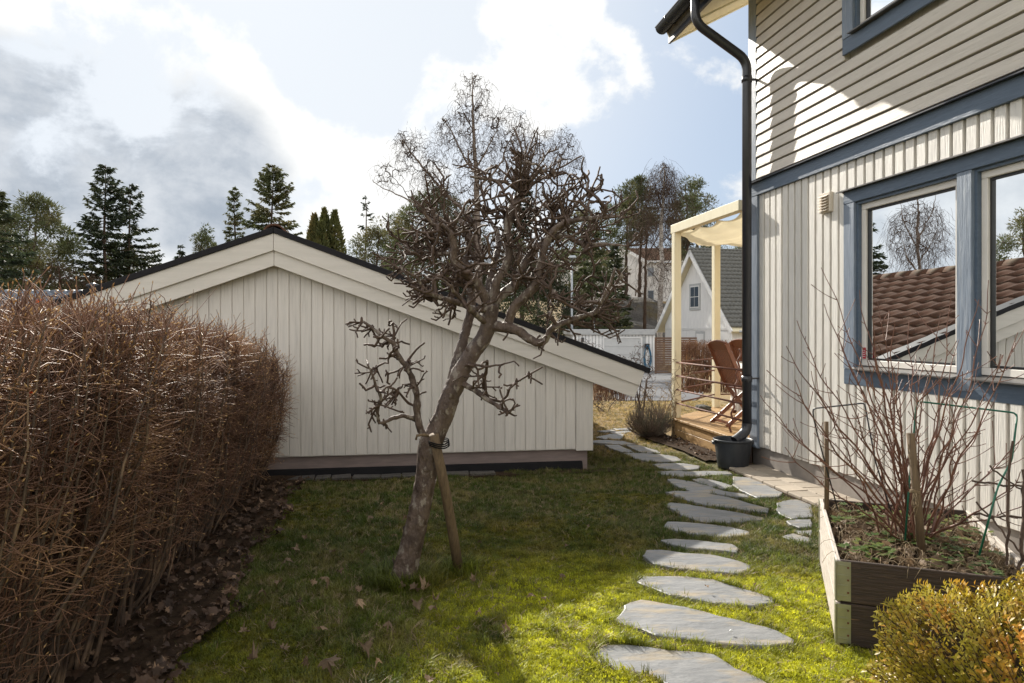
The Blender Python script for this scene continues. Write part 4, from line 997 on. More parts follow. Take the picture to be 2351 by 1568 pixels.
# stakes, wire hoop, tall dead stems
q = np.random.default_rng(5)
def stake(x, y0, y1, Y, r, lb, m_=M['stakewood'], lean=0, zb_=.1):
    a = at(x, y1, Y); t = at(x + lean, y0, Y); o = MB().tube([Vector((0, 0, 0)), (t - a) * .5 + Vector((.003, 0, 0)), t - a], [r, r * 1.02, r * .95], 10).build('stake', m_, None, True); o.location = a; tag(o, lb, 'stake'); return o
s1 = stake(1897, 968, 1250, 4.02, .0135, 'square weathered wooden stake at the far left corner of the planter box')
s2 = stake(2118, 995, 1290, 3.30, .019, 'round split wooden stake tied with string in the middle of the planter box', lean=-28)
mb = MB()
a = at(2100, 1130, 3.30) - s2.location
for k in range(3): mb.tube([(a.x + .022 * math.cos(t), a.y + .022 * math.sin(t), a.z + .005 * k + .004 * math.sin(2 * t)) for t in np.linspace(0, 6.3, 14)], .0022, 5)
for k in range(7): mb.tube([(a.x - .01 + q.normal(0, .008), a.y - .02, a.z), (a.x - .015 + q.normal(0, .012), a.y - .026, a.z - .05), (a.x - .018 + q.normal(0, .015), a.y - .026, a.z - .05 - .08 * q.random())], .0012, 4)
mb.build('string', M['straw'], s2, True)
hoop = MB(); pts = [at(2248, 1275, 2.95), at(2290, 1120, 3.0), at(2323, 1055, 3.2), at(2335, 958, 3.3), at(2332, 948, 3.32), at(2180, 930, 3.5), at(2112, 922, 3.55), at(2104, 930, 3.55), at(2090, 1080, 3.5), at(2078, 1240, 3.4)]
o = hoop.tube(bend(pts, .02, 3), .0045, 8).build('wire_hoop', M['green_wire'], None, True); tag(o, 'green coated wire plant hoop standing over the berry canes in the planter', 'plant support')
hoop2 = MB().tube(bend([at(1925, 1175, 4.0), at(1880, 1010, 4.0), at(1868, 960, 3.95), at(1866, 938, 3.95), at(1960, 928, 3.8), at(1985, 925, 3.75), at(2010, 1060, 3.7), at(2060, 1220, 3.6)], .02, 3), .0042, 8).build('wire_hoop', M['metal_dark'], None, True)
tag(hoop2, 'dark wire plant hoop at the far left end of the planter box', 'plant support')
trel = thing('twig_trellis', 'brown twig trellis at the right end of the planter box', 'trellis', at(2320, 1300, 3.0))
tl0 = np.array(trel.location)
for a, b, w in (((2310, 1300, 3.0), (2318, 1010, 3.05), .006), ((2345, 1330, 2.95), (2352, 1080, 3.0), .0075), ((2230, 1105, 3.2), (2400, 1120, 2.95), .005), ((2235, 1180, 3.2), (2400, 1190, 2.95), .005), ((2270, 1070, 3.1), (2390, 1160, 2.95), .004), ((2240, 1150, 3.1), (2380, 1310, 2.9), .004)):
    p, q_ = np.array(at(*a)), np.array(at(*b)); t = np.linspace(0, 1, 12)[:, None]; c = p + (q_ - p) * t + rng.normal(0, .004, (12, 3)); tube_obj('trellis_twig', [c - tl0], [np.full(12, w)], 6, M['twigbark'], trel)

# ------------------------------------------------------------------ pruned fruit tree
q = np.random.default_rng(77)
TY = 3.95
def sk(pts, dep=0.0):
    """pts: (x, y, r[, dY]) in photo pixels -> world polyline with radii"""
    out = []
    for k, p in enumerate(pts):
        Y = TY + dep * k / max(1, len(pts) - 1) + (p[3] if len(p) > 3 else 0); v = at(p[0], p[1], Y); out.append((v.x, v.y, v.z, p[2]))
    return out
skel = [
 sk([(915, 1352, .10), (927, 1325, .078), (938, 1280, .068), (950, 1230, .064), (962, 1180, .062), (972, 1130, .060), (980, 1080, .060), (984, 1045, .066), (988, 1020, .068), (1002, 990, .060), (1020, 950, .058), (1038, 900, .055), (1060, 850, .052), (1088, 805, .047), (1112, 775, .046), (1122, 745, .046), (1126, 715, .046), (1128, 698, .044)]),
 sk([(1035, 880, .03), (1044, 845, .030), (1058, 800, .030), (1067, 769, .029), (1081, 714, .027), (1082, 670, .025), (1075, 640, .022), (1068, 600, .02), (1078, 560, .018), (1066, 520, .014), (1045, 485, .011)], .35),
 sk([(990, 1015, .02), (966, 990, .020), (957, 950, .019), (958, 908, .018), (947, 871, .017), (933, 839, .016), (912, 815, .014), (903, 788, .012), (893, 783, .010), (870, 765, .008), (852, 750, .008), (832, 737, .006)], -.15),
 sk([(958, 965, .016), (945, 958, .014), (924, 954, .012), (905, 958, .011), (887, 968, .011), (873, 973, .010), (866, 955, .009), (868, 931, .009), (876, 913, .009), (862, 885, .007), (856, 862, .006), (845, 839, .005)], -.25),
 sk([(903, 788, .010), (905, 765, .008), (902, 740, .006)]),
 sk([(933, 835, .009), (945, 815, .007), (962, 795, .006), (975, 787, .005)]),
 sk([(948, 930, .008), (935, 925, .008), (920, 905, .007), (908, 893, .006), (890, 890, .006)], -.1),
 sk([(1050, 878, .018), (1072, 885, .016), (1095, 899, .015), (1118, 917, .013), (1141, 931, .011), (1165, 945, .009)], -.2),
 sk([(1118, 915, .010), (1150, 922, .009), (1165, 908, .008), (1170, 890, .007), (1190, 874, .006), (1215, 860, .005), (1245, 843, .0045)], -.2),
 sk([(1115, 910, .011), (1109, 880, .010), (1116, 853, .010), (1118, 829, .009)], -.2),
 sk([(1048, 850, .010), (1070, 838, .008), (1095, 838, .007), (1112, 842, .006), (1150, 838, .005), (1180, 830, .004), (1192, 840, .004)], -.3),
 sk([(1126, 750, .034), (1145, 750, .032), (1166, 752, .031), (1192, 760, .027), (1215, 778, .025), (1238, 790, .023), (1256, 778, .020), (1263, 755, .017), (1290, 742, .015), (1330, 728, .013), (1365, 718, .011), (1382, 690, .009), (1402, 650, .008), (1412, 615, .006)], -.25),
 sk([(1166, 752, .027), (1168, 735, .026), (1175, 715, .026), (1190, 695, .026), (1208, 678, .026), (1228, 658, .025), (1238, 625, .023), (1246, 585, .021), (1256, 553, .02), (1275, 525, .018), (1299, 510, .016), (1335, 503, .014), (1374, 499, .011), (1424, 497, .007)], -.15),
 sk([(1130, 702, .032), (1142, 685, .030), (1160, 670, .028), (1182, 652, .026), (1195, 620, .024), (1218, 582, .022), (1238, 563, .020), (1262, 545, .017), (1290, 528, .014), (1320, 470, .010), (1345, 447, .010), (1372, 432, .010), (1385, 412, .008)], .3),
 sk([(1128, 700, .036), (1135, 670, .030), (1140, 645, .026), (1160, 615, .024), (1170, 583, .024), (1166, 550, .026), (1165, 525, .024), (1172, 491, .030), (1185, 465, .028), (1200, 440, .024), (1203, 420, .017), (1195, 387, .013), (1186, 352, .010), (1178, 345, .007)], .05),
 sk([(1200, 425, .014), (1210, 400, .011), (1216, 375, .009), (1225, 352, .007)]),
 sk([(1200, 430, .012), (1222, 412, .010), (1242, 385, .008), (1250, 378, .006)], -.1),
 sk([(1196, 440, .013), (1160, 418, .010), (1120, 412, .008), (1080, 405, .006)], -.2),
 sk([(1200, 440, .012), (1240, 410, .010), (1270, 402, .008), (1300, 398, .006)], .15),
 sk([(1122, 705, .030), (1112, 680, .027), (1100, 655, .026), (1082, 635, .025), (1060, 622, .024), (1042, 598, .022), (1043, 565, .020), (1035, 535, .016), (1015, 515, .013), (998, 520, .010), (975, 490, .009), (968, 465, .008), (982, 452, .006)], -.3),
 sk([(1118, 712, .020), (1100, 710, .018), (1082, 708, .017), (1065, 700, .016), (1040, 691, .014), (1007, 683, .012), (978, 670, .010), (957, 637, .008), (930, 622, .006)], -.45),
 sk([(1118, 745, .018), (1100, 728, .016), (1083, 715, .014), (1062, 690, .012), (1040, 668, .010)], -.4),
 sk([(1132, 690, .026), (1122, 650, .022), (1132, 612, .020), (1145, 570, .018), (1142, 530, .014), (1120, 500, .011)], .45),
 sk([(1262, 545, .015), (1299, 541, .012), (1340, 560, .011), (1382, 560, .009), (1440, 564, .006)], -.2),
 sk([(1190, 635, .011), (1240, 641, .010), (1262, 660, .009), (1282, 687, .008), (1320, 708, .007), (1361, 725, .007)], -.5),
 sk([(1270, 500, .013), (1262, 470, .010), (1248, 440, .008), (1246, 420, .006)], .1),
 sk([(1380, 712, .009), (1395, 680, .008), (1420, 640, .006), (1441, 612, .004)], -.1),
 sk([(1360, 722, .008), (1400, 735, .007), (1432, 728, .004)], .1),
 sk([(1330, 728, .008), (1330, 700, .007), (1325, 672, .006), (1345, 640, .004)], .1),
 sk([(1043, 580, .012), (1000, 585, .010), (960, 575, .008), (925, 565, .005)], .2),
]
att = []
def cloud(x, y, rx, ry, n, dY=0, rY=.45, sh=.35):
    c = np.array(at(x, y, TY + dY)); k = (TY + dY) / F
    att.append(in_ell(c, (rx * k, rY, ry * k), n, q, sh))
cloud(1190, 440, 115, 85, 230, 0, .3); cloud(1300, 475, 110, 85, 230, 0, .4); cloud(1170, 560, 190, 110, 420, 0, .55); cloud(1020, 575, 115, 95, 330, -.05, .45)
cloud(985, 655, 85, 55, 130, -.2, .3); cloud(1375, 690, 70, 75, 120, -.1, .3); cloud(1260, 650, 120, 70, 120, -.1, .5); cloud(1330, 560, 90, 60, 110, 0, .4); cloud(1100, 660, 110, 60, 150, 0, .5)
cloud(885, 790, 62, 60, 75, -.12, .15, .1); cloud(875, 880, 55, 45, 60, -.15, .15, .1); cloud(975, 880, 35, 45, 22, -.1, .12, .1); cloud(1125, 860, 55, 45, 45, -.2, .15, .1); cloud(1165, 930, 35, 20, 14, -.2, .1, .1)
cloud(1270, 745, 60, 30, 30, -.1, .15); cloud(1060, 720, 60, 45, 40, -.2, .2); cloud(1180, 780, 30, 20, 5, -.1, .1)
att = np.concatenate(att)
# clear the stem zone below the crown
att = att[q.random(len(att)) < .26]
C_, Rr = grow(skel, att, .03, wig=.10, rtip=.0056, ex=.33, swell=.25, rn=q, curl=.12)
def shoot(b, d, L_, r_, lvl):
    """a stubby pruned shoot: slightly bent, knobbly, blunt, with short side spurs"""
    n_ = max(3, int(L_ / .03) + 1); p = [b]; dd = d / np.linalg.norm(d)
    for k in range(n_):
        dd = dd + q.normal(0, .10, 3) + np.array([0, 0, .03]); dd /= np.linalg.norm(dd); p.append(p[-1] + dd * L_ / n_)
    p.append(p[-1] + dd * r_ * .5); rr_ = np.linspace(r_ * 1.3, r_ * .85, n_ + 2) * (1 + .22 * (q.random(n_ + 2) - .3)); rr_[-2] = r_ * 1.0; rr_[-1] = r_ * .4
    C_.append(np.array(p)); Rr.append(rr_)
    if lvl < 2:
        for k in range(1, n_ + 1):
            if q.random() < (.5 if lvl == 0 else .25):
                s_ = q.normal(0, 1, 3); s_ -= dd * s_.dot(dd); s_ /= np.linalg.norm(s_); shoot(p[k], dd * .75 + s_ * .85 + np.array([0, 0, .15]), L_ * (.14 + .38 * q.random() ** 1.5), r_ * .82, lvl + 1)
CC = np.array(at(1170, 610, TY))
# knuckles: swollen heads where years of shoots have been cut back
kn = [(1195, 440, 22, .20), (1165, 500, 20, .17), (1203, 415, 12, .16), (1186, 370, 8, .10), (1290, 500, 20, .19), (1262, 545, 18, .17), (1374, 495, 16, .15), (1345, 447, 12, .14), (1258, 470, 12, .15), (1340, 560, 12, .16),
      (1045, 560, 20, .17), (1020, 515, 14, .16), (985, 480, 8, .13), (1000, 575, 16, .17), (960, 575, 10, .16), (1040, 640, 14, .17), (975, 668, 14, .16), (1010, 690, 12, .13), (930, 622, 9, .12), (1082, 500, 14, .17), (1120, 510, 14, .17),
      (1145, 560, 16, .18), (1220, 580, 14, .18), (1100, 590, 14, .17), (1080, 660, 12, .15), (1180, 640, 10, .15), (1250, 620, 12, .17), (1360, 720, 16, .15), (1385, 690, 10, .14), (1325, 690, 9, .14), (1300, 735, 9, .12), (1262, 690, 8, .14), (1412, 625, 5, .12), (1424, 500, 6, .09),
      (1120, 430, 6, .13), (1270, 405, 6, .12), (1440, 560, 4, .08), (903, 770, 10, .10), (870, 765, 8, .09), (838, 738, 6, .06), (870, 915, 12, .09), (850, 850, 7, .08), (935, 838, 9, .09), (912, 900, 8, .08), (885, 965, 6, .07), (955, 880, 8, .08), (1118, 850, 10, .09), (1165, 940, 9, .05), (1112, 880, 5, .08), (1215, 862, 4, .06), (1190, 878, 4, .05), (1263, 760, 6, .09), (1235, 790, 3, .06), (1060, 715, 8, .10)]
allp = np.concatenate([c for c in C_]); 
for kx, ky, kn_, kl in kn:
    yj = TY + q.normal(0, .04); t_ = np.array(at(kx, ky, yj)); j = allp[np.argmin(np.linalg.norm((allp - t_) * [1, .35, 1], axis=1))]
    for k in range(int(kn_ * .78)):
        b_0 = j + q.normal(0, .024 if kl > .1 else .007, 3); C_.append(np.array([j, (j + b_0) / 2, b_0])); Rr.append(np.array([.007, .006, .0055])); o_ = (b_0 - CC) / .45; o_ /= max(1, np.linalg.norm(o_)); d_0 = o_ * .75 + q.normal(0, .6, 3) + np.array([0, 0, .15]); shoot(b_0, d_0, kl * (.35 + 1.25 * q.random()), .0038 + .0014 * q.random(), 0)
    C_.append(np.array([j - [0, 0, .022], j - [0, 0, .01], j, j + [0, 0, .014], j + [0, 0, .022]])); Rr.append(np.array([.006, .014, .016, .012, .005]) * (1 if kl > .1 else .55))
tree = thing('pruned_fruit_tree', 'old gnarled fruit tree with a hard pruned leafless crown and leaning trunk on the lawn', 'tree', at(915, 1345, TY))
t0 = np.array(tree.location); t0[2] = 0; tree.location = t0
big = [i for i in range(len(C_)) if Rr[i].max() > .0155]; sm = [i for i in range(len(C_)) if Rr[i].max() <= .0155]
def bark_up(c, r):
    return c, r
v, f = tubes([C_[i] - t0 for i in big], [Rr[i] for i in big], 12)
nn = v * 60; v = v + 0
o = link('trunk', arrmesh('trunk', v, f), M['bark'], tree, True)
tx = bpy.data.textures.new('bark_lumps', 'CLOUDS'); tx.noise_scale = .022; tx.noise_depth = 3
sub = o.modifiers.new('sub', 'SUBSURF'); sub.levels = 1; sub.render_levels = 1; sub.subdivision_type = 'SIMPLE'
dm = o.modifiers.new('lumps', 'DISPLACE'); dm.texture = tx; dm.strength = .010; dm.texture_coords = 'GLOBAL'; dm.mid_level = .5
tube_obj('pruned_branches', [C_[i] - t0 for i in sm], [Rr[i] for i in sm], 6, M['twigbark'], tree)
# peeling bark flakes and a pale sawn stub
mb = MB()
for k in range(46):
    t = q.random() * .8; i = int(t * 40); c = C_[big[0]]; j = min(len(c) - 2, int(t * len(c) * .7)); r_ = Rr[big[0]][j]; a = q.random() * 6.28
    n_ = Vector((math.cos(a), math.sin(a), 0)); p = Vector(c[j] - t0) + n_ * (r_ + .001); s_ = .012 + .022 * q.random(); tn = Vector((-n_.y, n_.x, 0)); u_ = Vector((0, 0, 1))
    mb.add([p - tn * s_ * .5, p + tn * s_ * .5, p + tn * s_ * .4 + u_ * s_ + n_ * s_ * .35, p - tn * s_ * .4 + u_ * s_ * 1.2 + n_ * s_ * .25], [(0, 1, 2, 3)])
mb.build('bark_flakes', M['bark'], tree)['kind'] = 'stuff'
stub = MB().tube([Vector(at(992, 1003, TY - .08)) - Vector(t0), Vector(at(975, 998, TY - .1)) - Vector(t0), Vector(at(957, 1000, TY - .12)) - Vector(t0), Vector(at(955, 1010, TY - .12)) - Vector(t0)], [.008, .009, .008, .006], 8).build('sawn_stub', M['stakewood'], tree, True)
sp_ = thing('support_post', 'round wooden support post leaning against the knot of the fruit tree', 'post', gnd(1056, 1308))
a = Vector((0, 0, 0)); b = at(996, 998, TY - .12) - sp_.location
MB().tube([a - Vector((0, 0, .05)), a.lerp(b, .3), a.lerp(b, .6) + Vector((.004, 0, 0)), b], [.031, .030, .029, .028], 14).build('post_shaft', M['stakewood'], sp_, True)
mb = MB()
for k in range(3):
    cpt = b - (b - a).normalized() * (.05 + .012 * k)
    mb.tube([cpt + Vector((.055 * math.cos(t) + .015, .10 * math.sin(t) + .05, .006 * math.sin(t * 2))) for t in np.linspace(0, 6.3, 18)], .004, 5)
mb.build('tie_rope', M['membrane'], sp_, True)

# ------------------------------------------------------------------ hedge on the left
q = np.random.default_rng(101)
hedge = thing('bare_hedge', 'tall leafless brown hedge with golden buds along the left edge of the lawn', 'hedge', (-2.4, 4, 0))
h0 = np.array(hedge.location)
def face(y): return -1.22 - .160 * y           # front foot line of the hedge
def htop(y): return np.interp(y, [0, 2.2, 3.3, 4.6, 5.6, 6.0, 6.4], [1.58, 1.53, 1.475, 1.40, 1.25, 1.15, .98])
stems, srad, sbase = [], [], []
NS = 900
sy = .55 + 5.80 * q.random(NS) ** .9; sdp = q.random(NS) ** 1.3 * .95
ft = []
for k in range(NS):
    y, d = sy[k], sdp[k]; b = np.array([face(y) - .12 - d * .75 + q.normal(0, .04), y, .01]); H = htop(y) * (1 - .06 * q.random()) + q.normal(0, .025)
    tgt = np.array([face(y) + .08 - d + q.normal(0, .09), y + q.normal(0, .13), H]); n_ = 9; t = np.linspace(0, 1, n_)[:, None]
    c = b + (tgt - b) * t + np.array([.06, 0, 0]) * np.sin(t * 3.14) * (1 - d) + np.cumsum(q.normal(0, .020, (n_, 3)), 0) * [1, 1, .2] * (t > 0)
    stems.append(c - h0); r0 = .0045 + .006 * q.random() ** 2; srad.append(np.linspace(r0, .0022, n_))
tube_obj('stems', stems, srad, 5, M['hedgestem'], hedge)['kind'] = 'stuff'
SP = np.array(stems) + h0                       # (NS, 9, 3)
NT = 62000
si = q.integers(0, NS, NT); tz = .10 + .90 * q.random(NT) ** .62; fi = tz * 8; i0 = np.minimum(fi.astype(int), 7); fr = (fi - i0)[:, None]
base = SP[si, i0] * (1 - fr) + SP[si, i0 + 1] * fr
dpth = np.clip((face(base[:, 1]) + .10 - base[:, 0]), 0, 1); topn = np.clip((htop(base[:, 1]) - base[:, 2]) / .35, 0, 1)
out = np.stack([np.ones(NT) * (.3 + .7 * q.random(NT)), q.normal(0, .85, NT), q.normal(.3, .5, NT)], 1) * np.where(q.random(NT) < .85 * (1 - dpth * .7), 1, -1)[:, None] ** [1, 1, 1]
out[:, 2] = out[:, 2] * .8
upv = np.stack([q.normal(0, .45, NT), q.normal(0, .45, NT), np.ones(NT)], 1); w = (1 - topn)[:, None] * (q.random(NT) < .85)[:, None]
d_ = out * (1 - w) + upv * w; d_ /= np.linalg.norm(d_, axis=1, keepdims=True)
L_ = (.06 + .16 * q.random(NT)) * np.where(w[:, 0] > .3, .75, 1.0)
# sheared: keep tips close to the clipped face and top
lim = face(base[:, 1]) + .16 + q.normal(0, .035, NT); tipx = base[:, 0] + d_[:, 0] * L_; L_ = np.where((tipx > lim) & (d_[:, 0] > .1), np.maximum(.02, (lim - base[:, 0]) / np.maximum(d_[:, 0], .1)), L_)
limz = htop(base[:, 1]) + .03 + np.abs(q.normal(0, .06, NT)) + .03 * np.sin(base[:, 1] * 6); L_ = np.where(base[:, 2] + d_[:, 2] * L_ > limz, np.maximum(.02, (limz - base[:, 2]) / np.maximum(d_[:, 2], .1)), L_)
L_ = np.clip(L_ * (.55 + .65 * np.clip(base[:, 2] / 1.1, 0, 1)) * np.clip(base[:, 1] / 2.6, .55, 1), .012, .22)
T = np.linspace(0, 1, 4)[None, :, None]; side = np.cross(d_, q.normal(0, 1, (NT, 3))); side /= np.linalg.norm(side, axis=1, keepdims=True) + 1e-9
TW = base[:, None] + d_[:, None] * L_[:, None, None] * T + side[:, None] * (L_ * q.normal(0, .5, NT))[:, None, None] * (T ** 2) + q.normal(0, .003, (NT, 4, 3)) * (T > 0)
TR = np.array([.0021, .0017, .0014, .0011])[None] * (1 + .4 * q.random((NT, 1)))
tube_obj('twigs', list(TW - h0), list(TR), 3, M['hedge'], hedge)['kind'] = 'stuff'
# buds: little elongated diamonds on the twig tips
sel = np.nonzero((topn < .8) | ((dpth < .3) & (q.random(NT) < .3)))[0]; sel = q.permutation(sel)[:15000]; tip = TW[sel, 3] - h0; dd = TW[sel, 3] - TW[sel, 2]; dd /= np.linalg.norm(dd, axis=1, keepdims=True) + 1e-9
BU = tip[:, None] + dd[:, None] * np.array([-.002, .003, .009])[None, :, None] * (1 + .5 * q.random((len(sel), 1, 1))); BR = np.array([.0010, .0023, .0004])[None] * (1 + .4 * q.random((len(sel), 1)))
tube_obj('buds', list(BU), list(BR), 4, M['bud'], hedge)['kind'] = 'stuff'
# a few last red leaves caught in the hedge
for k, (px_a, py_a) in enumerate(((72, 903), (90, 690), (175, 1020), (28, 1118), (230, 1045))):
    v_ = at(px_a, py_a, 2.1 + .25 * k); V, Fc = leaf_verts(.022, q, .8); V = V @ np.array(Matrix.Rotation(1.3, 3, 'X')).T
    o = MB().add(V, Fc).build('withered_leaf', mat('red_leaf', (.5, .05, .015), (.4, .08, .02), .5, transl=.5) if k == 0 else bpy.data.materials['red_leaf'], None); o.location = v_
    tag(o, ['small red withered leaf caught in the hedge just below its top at the left', 'topmost red withered leaf caught among the hedge twigs', 'red withered leaf caught halfway down the hedge face', 'red withered leaf low in the hedge at the left edge of the photo', 'rightmost red withered leaf caught in the hedge'][k], 'leaf', 'red leaves caught in the hedge')

# ------------------------------------------------------------------ fallen leaves
q = np.random.default_rng(55)
pts = []
while len(pts) < 1500:
    y = 1.2 + 5.2 * q.random(); x = lawn_edge(y) - .62 * q.random() ** 1.2 + .06; pts.append((x, y, .03 + .04 * q.random()))
o = litter('leaf_litter', pts, .052, M['leafdry2'], 5, None, .55); tag(o, 'brown leaf litter on the bare soil along the foot of the hedge', 'leaf litter', kind='stuff')
pts = [(v.x + .05 + .3 * q.random(), v.y, .04) for v in [st(3.28, 6.95 + 1.9 * q.random()) for _ in range(160)]]
o = litter('leaf_litter', pts, .04, M['leafdry2'], 6, None, .6); tag(o, 'dark leaf litter on the narrow soil bed at the foot of the deck', 'leaf litter', kind='stuff')
spots = [(760, 1540, 1.45), (740, 1458, 1.1), (838, 1503, 1.0), (890, 1455, .9), (830, 1405, .9), (740, 1355, 1.2), (765, 1272, .9), (835, 1278, .9), (720, 1350, .8), (980, 1350, 1.1), (1085, 1337, .9), (960, 1400, 1.1), (995, 1408, .8),
         (1000, 1378, .8), (1220, 1382, .9), (1165, 1455, .7), (1250, 1385, .6), (1140, 1545, .6), (985, 1555, .8), (640, 1355, .9), (600, 1380, .9), (660, 1300, 1.0), (685, 1265, .9), (700, 1240, .7), (850, 1195, .9), (880, 1165, .7), (800, 1180, .7),
         (560, 1450, 1.0), (620, 1445, .8), (650, 1490, .7), (580, 1520, .9), (690, 1400, .6), (930, 1200, .7), (1100, 1250, .6), (1160, 1215, .6), (1300, 1260, .5), (1350, 1215, .5), (1240, 1170, .5), (1190, 1300, .6), (1290, 1330, .6), (925, 1345, 1.0),
         (950, 1355, 1.1), (780, 1320, .7), (820, 1365, .7), (1050, 1450, .6), (1100, 1415, .6), (700, 1530, .7), (870, 1540, .6), (1622, 1357, .5), (1735, 1362, .4), (620, 1230, .8), (640, 1190, .9), (905, 1240, .6)]
for k, (a, b, s_) in enumerate(spots):
    V, Fc = leaf_verts(.060 * s_, q, 1.7); V = V * np.array([.6 + .5 * q.random(), 1, 1]); p = gnd(a, b, .02); o = MB().add(V, Fc).build('fallen_leaf', M['leafdry']); o.location = (p.x, p.y, .034 + float(smooth_noise(p.x, p.y)))
    o.rotation_euler = (q.normal(0, .3), q.normal(0, .3), q.random() * 6.28); tag(o, 'curled dry brown leaf lying on the lawn', 'leaf', 'dry leaves scattered on the lawn')
    own = {(1622, 1357): 'small brown leaf lying in the middle of the third slate slab from the camera', (1735, 1362): 'tiny dark leaf crumb near the right end of the third slate slab from the camera',
           (925, 1345): 'brown leaf resting against the foot of the fruit tree trunk', (950, 1355): 'brown leaf just right of the foot of the fruit tree trunk'}.get((a, b))
    if own: o['label'] = own; del o['group']
o = bpy.data.objects['fallen_leaf']; o['label'] = 'largest crumpled brown leaf on the lawn, nearest to the camera'
o = MB().add(*rock_mesh((0, 0, 0), (.008, .006, .005), 4, 6)).build('pebble', M['white_trim'], None, True); o.location = gnd(1678, 1448, .03); tag(o, 'tiny white pebble lying on the second large slate slab', 'pebble')

# ------------------------------------------------------------------ grass, moss
tuft_col = bpy.data.collections.new('tufts')
def tuft(name, n, h, sp, w, lean, m_, seed):
    q = np.random.default_rng(seed); V, Fc = [], []
    for k in range(n):
        a = q.random() * 6.28; r_ = sp * math.sqrt(q.random()); b = np.array([r_ * math.cos(a), r_ * math.sin(a), -.006]); az = q.random() * 6.28; l_ = lean * (.3 + q.random()); hh = h * (.5 + .7 * q.random()); ww = w * (.7 + .6 * q.random())
        d_ = np.array([math.cos(az) * l_, math.sin(az) * l_, 1]); s_ = np.array([-math.sin(az), math.cos(az), 0]) * ww / 2
        m1 = b + d_ * [.35, .35, .55] * hh; e = b + d_ * [1, 1, .85] * hh; i = len(V); V += [b - s_, b + s_, m1 + s_ * .8, m1 - s_ * .8, e]; Fc += [(i, i + 1, i + 2, i + 3), (i + 3, i + 2, i + 4)]
    me = bpy.data.meshes.new(name); me.from_pydata([tuple(v) for v in V], [], Fc); me.materials.append(m_); o = bpy.data.objects.new(name, me); return o
def scatter(name, pts, scl, objs, label=None, cat=None):
    col = bpy.data.collections.new(name + '_src')
    for o in objs: col.objects.link(o)
    me = bpy.data.meshes.new(name); me.vertices.add(len(pts)); me.vertices.foreach_set('co', np.asarray(pts, np.float32).ravel())
    at_ = me.attributes.new('sc', 'FLOAT', 'POINT'); at_.data.foreach_set('value', np.asarray(scl, np.float32)); me.update()
    o = bpy.data.objects.new(name, me); COL.objects.link(o)
    ng = bpy.data.node_groups.new(name, 'GeometryNodeTree'); ng.interface.new_socket('Geometry', in_out='INPUT', socket_type='NodeSocketGeometry'); ng.interface.new_socket('Geometry', in_out='OUTPUT', socket_type='NodeSocketGeometry')
    N, L = ng.nodes, ng.links; gi = N.new('NodeGroupInput'); go = N.new('NodeGroupOutput'); ip = N.new('GeometryNodeInstanceOnPoints'); ci = N.new('GeometryNodeCollectionInfo')
    ci.inputs['Collection'].default_value = col; ci.inputs['Separate Children'].default_value = True; ci.inputs['Reset Children'].default_value = True
    rv = N.new('FunctionNodeRandomValue'); rv.data_type = 'FLOAT_VECTOR'; rv.inputs[0].default_value = (-.15, -.15, 0); rv.inputs[1].default_value = (.15, .15, 6.28)
    na = N.new('GeometryNodeInputNamedAttribute'); na.data_type = 'FLOAT'; na.inputs[0].default_value = 'sc'
    L.new(gi.outputs[0], ip.inputs['Points']); L.new(ci.outputs[0], ip.inputs['Instance']); ip.inputs['Pick Instance'].default_value = True
    L.new(rv.outputs[0], ip.inputs['Rotation']); L.new(na.outputs[0], ip.inputs['Scale']); L.new(ip.outputs[0], go.inputs[0])
    m_ = o.modifiers.new('scatter', 'NODES'); m_.node_group = ng; tag(o, label, cat, kind='stuff'); return o
q = np.random.default_rng(88)
def sample(n, x0, x1, y0, y1): return x0 + (x1 - x0) * q.random(n), y0 + (y1 - y0) * q.random(n)
xs, yy = [], []
for n, y0, y1 in ((30000, 2.3, 3.6), (34000, 3.6, 5.2), (34000, 5.2, 8.0), (26000, 8.0, 14.2)):
    a, b = sample(n, -3.2, 4.0, y0, y1); xs.append(a); yy.append(b)
xs, yy = np.concatenate(xs), np.concatenate(yy)
ok = (np.abs(xs / yy) < .85) & (xs > lawn_edge(yy) - .04 + .05 * q.normal(0, 1, len(xs)))
s_ = xs * nx + yy * ny; t_ = xs * dx + yy * dy
ok &= ~((s_ > 3.34) & (t_ < 6.75)) & ~((s_ > 3.5) & (t_ < 9.8)) & ~((s_ > 3.25) & (t_ > 6.7) & (t_ < 8.8)) & ~((s_ > 2.95) & (t_ < 5.2) & (t_ > 4.9) & False)
lx = (xs - GP.x) * math.cos(GA) + (yy - GP.y) * math.sin(GA); ly = -(xs - GP.x) * math.sin(GA) + (yy - GP.y) * math.cos(GA)
ok &= ~((lx < .05) & (ly > -.06)) & ~((lx < -.95) & (ly > -.2))
bxl = (xs - P0.x) * bx.x + (yy - P0.y) * bx.y; byl = (xs - P0.x) * by.x + (yy - P0.y) * by.y; ok &= ~((bxl > -.01) & (bxl < PW + .02) & (byl > -.01) & (byl < PL + .02))
for P_ in STONES: ok &= ~inside(xs, yy, P_, -.012)
ok &= np.hypot(xs - t0[0], yy - t0[1]) > .085
xs, yy = xs[ok], yy[ok]; zz = terr(yy) + smooth_noise(xs, yy) * np.where(xs > .6, .5, 1) - .003
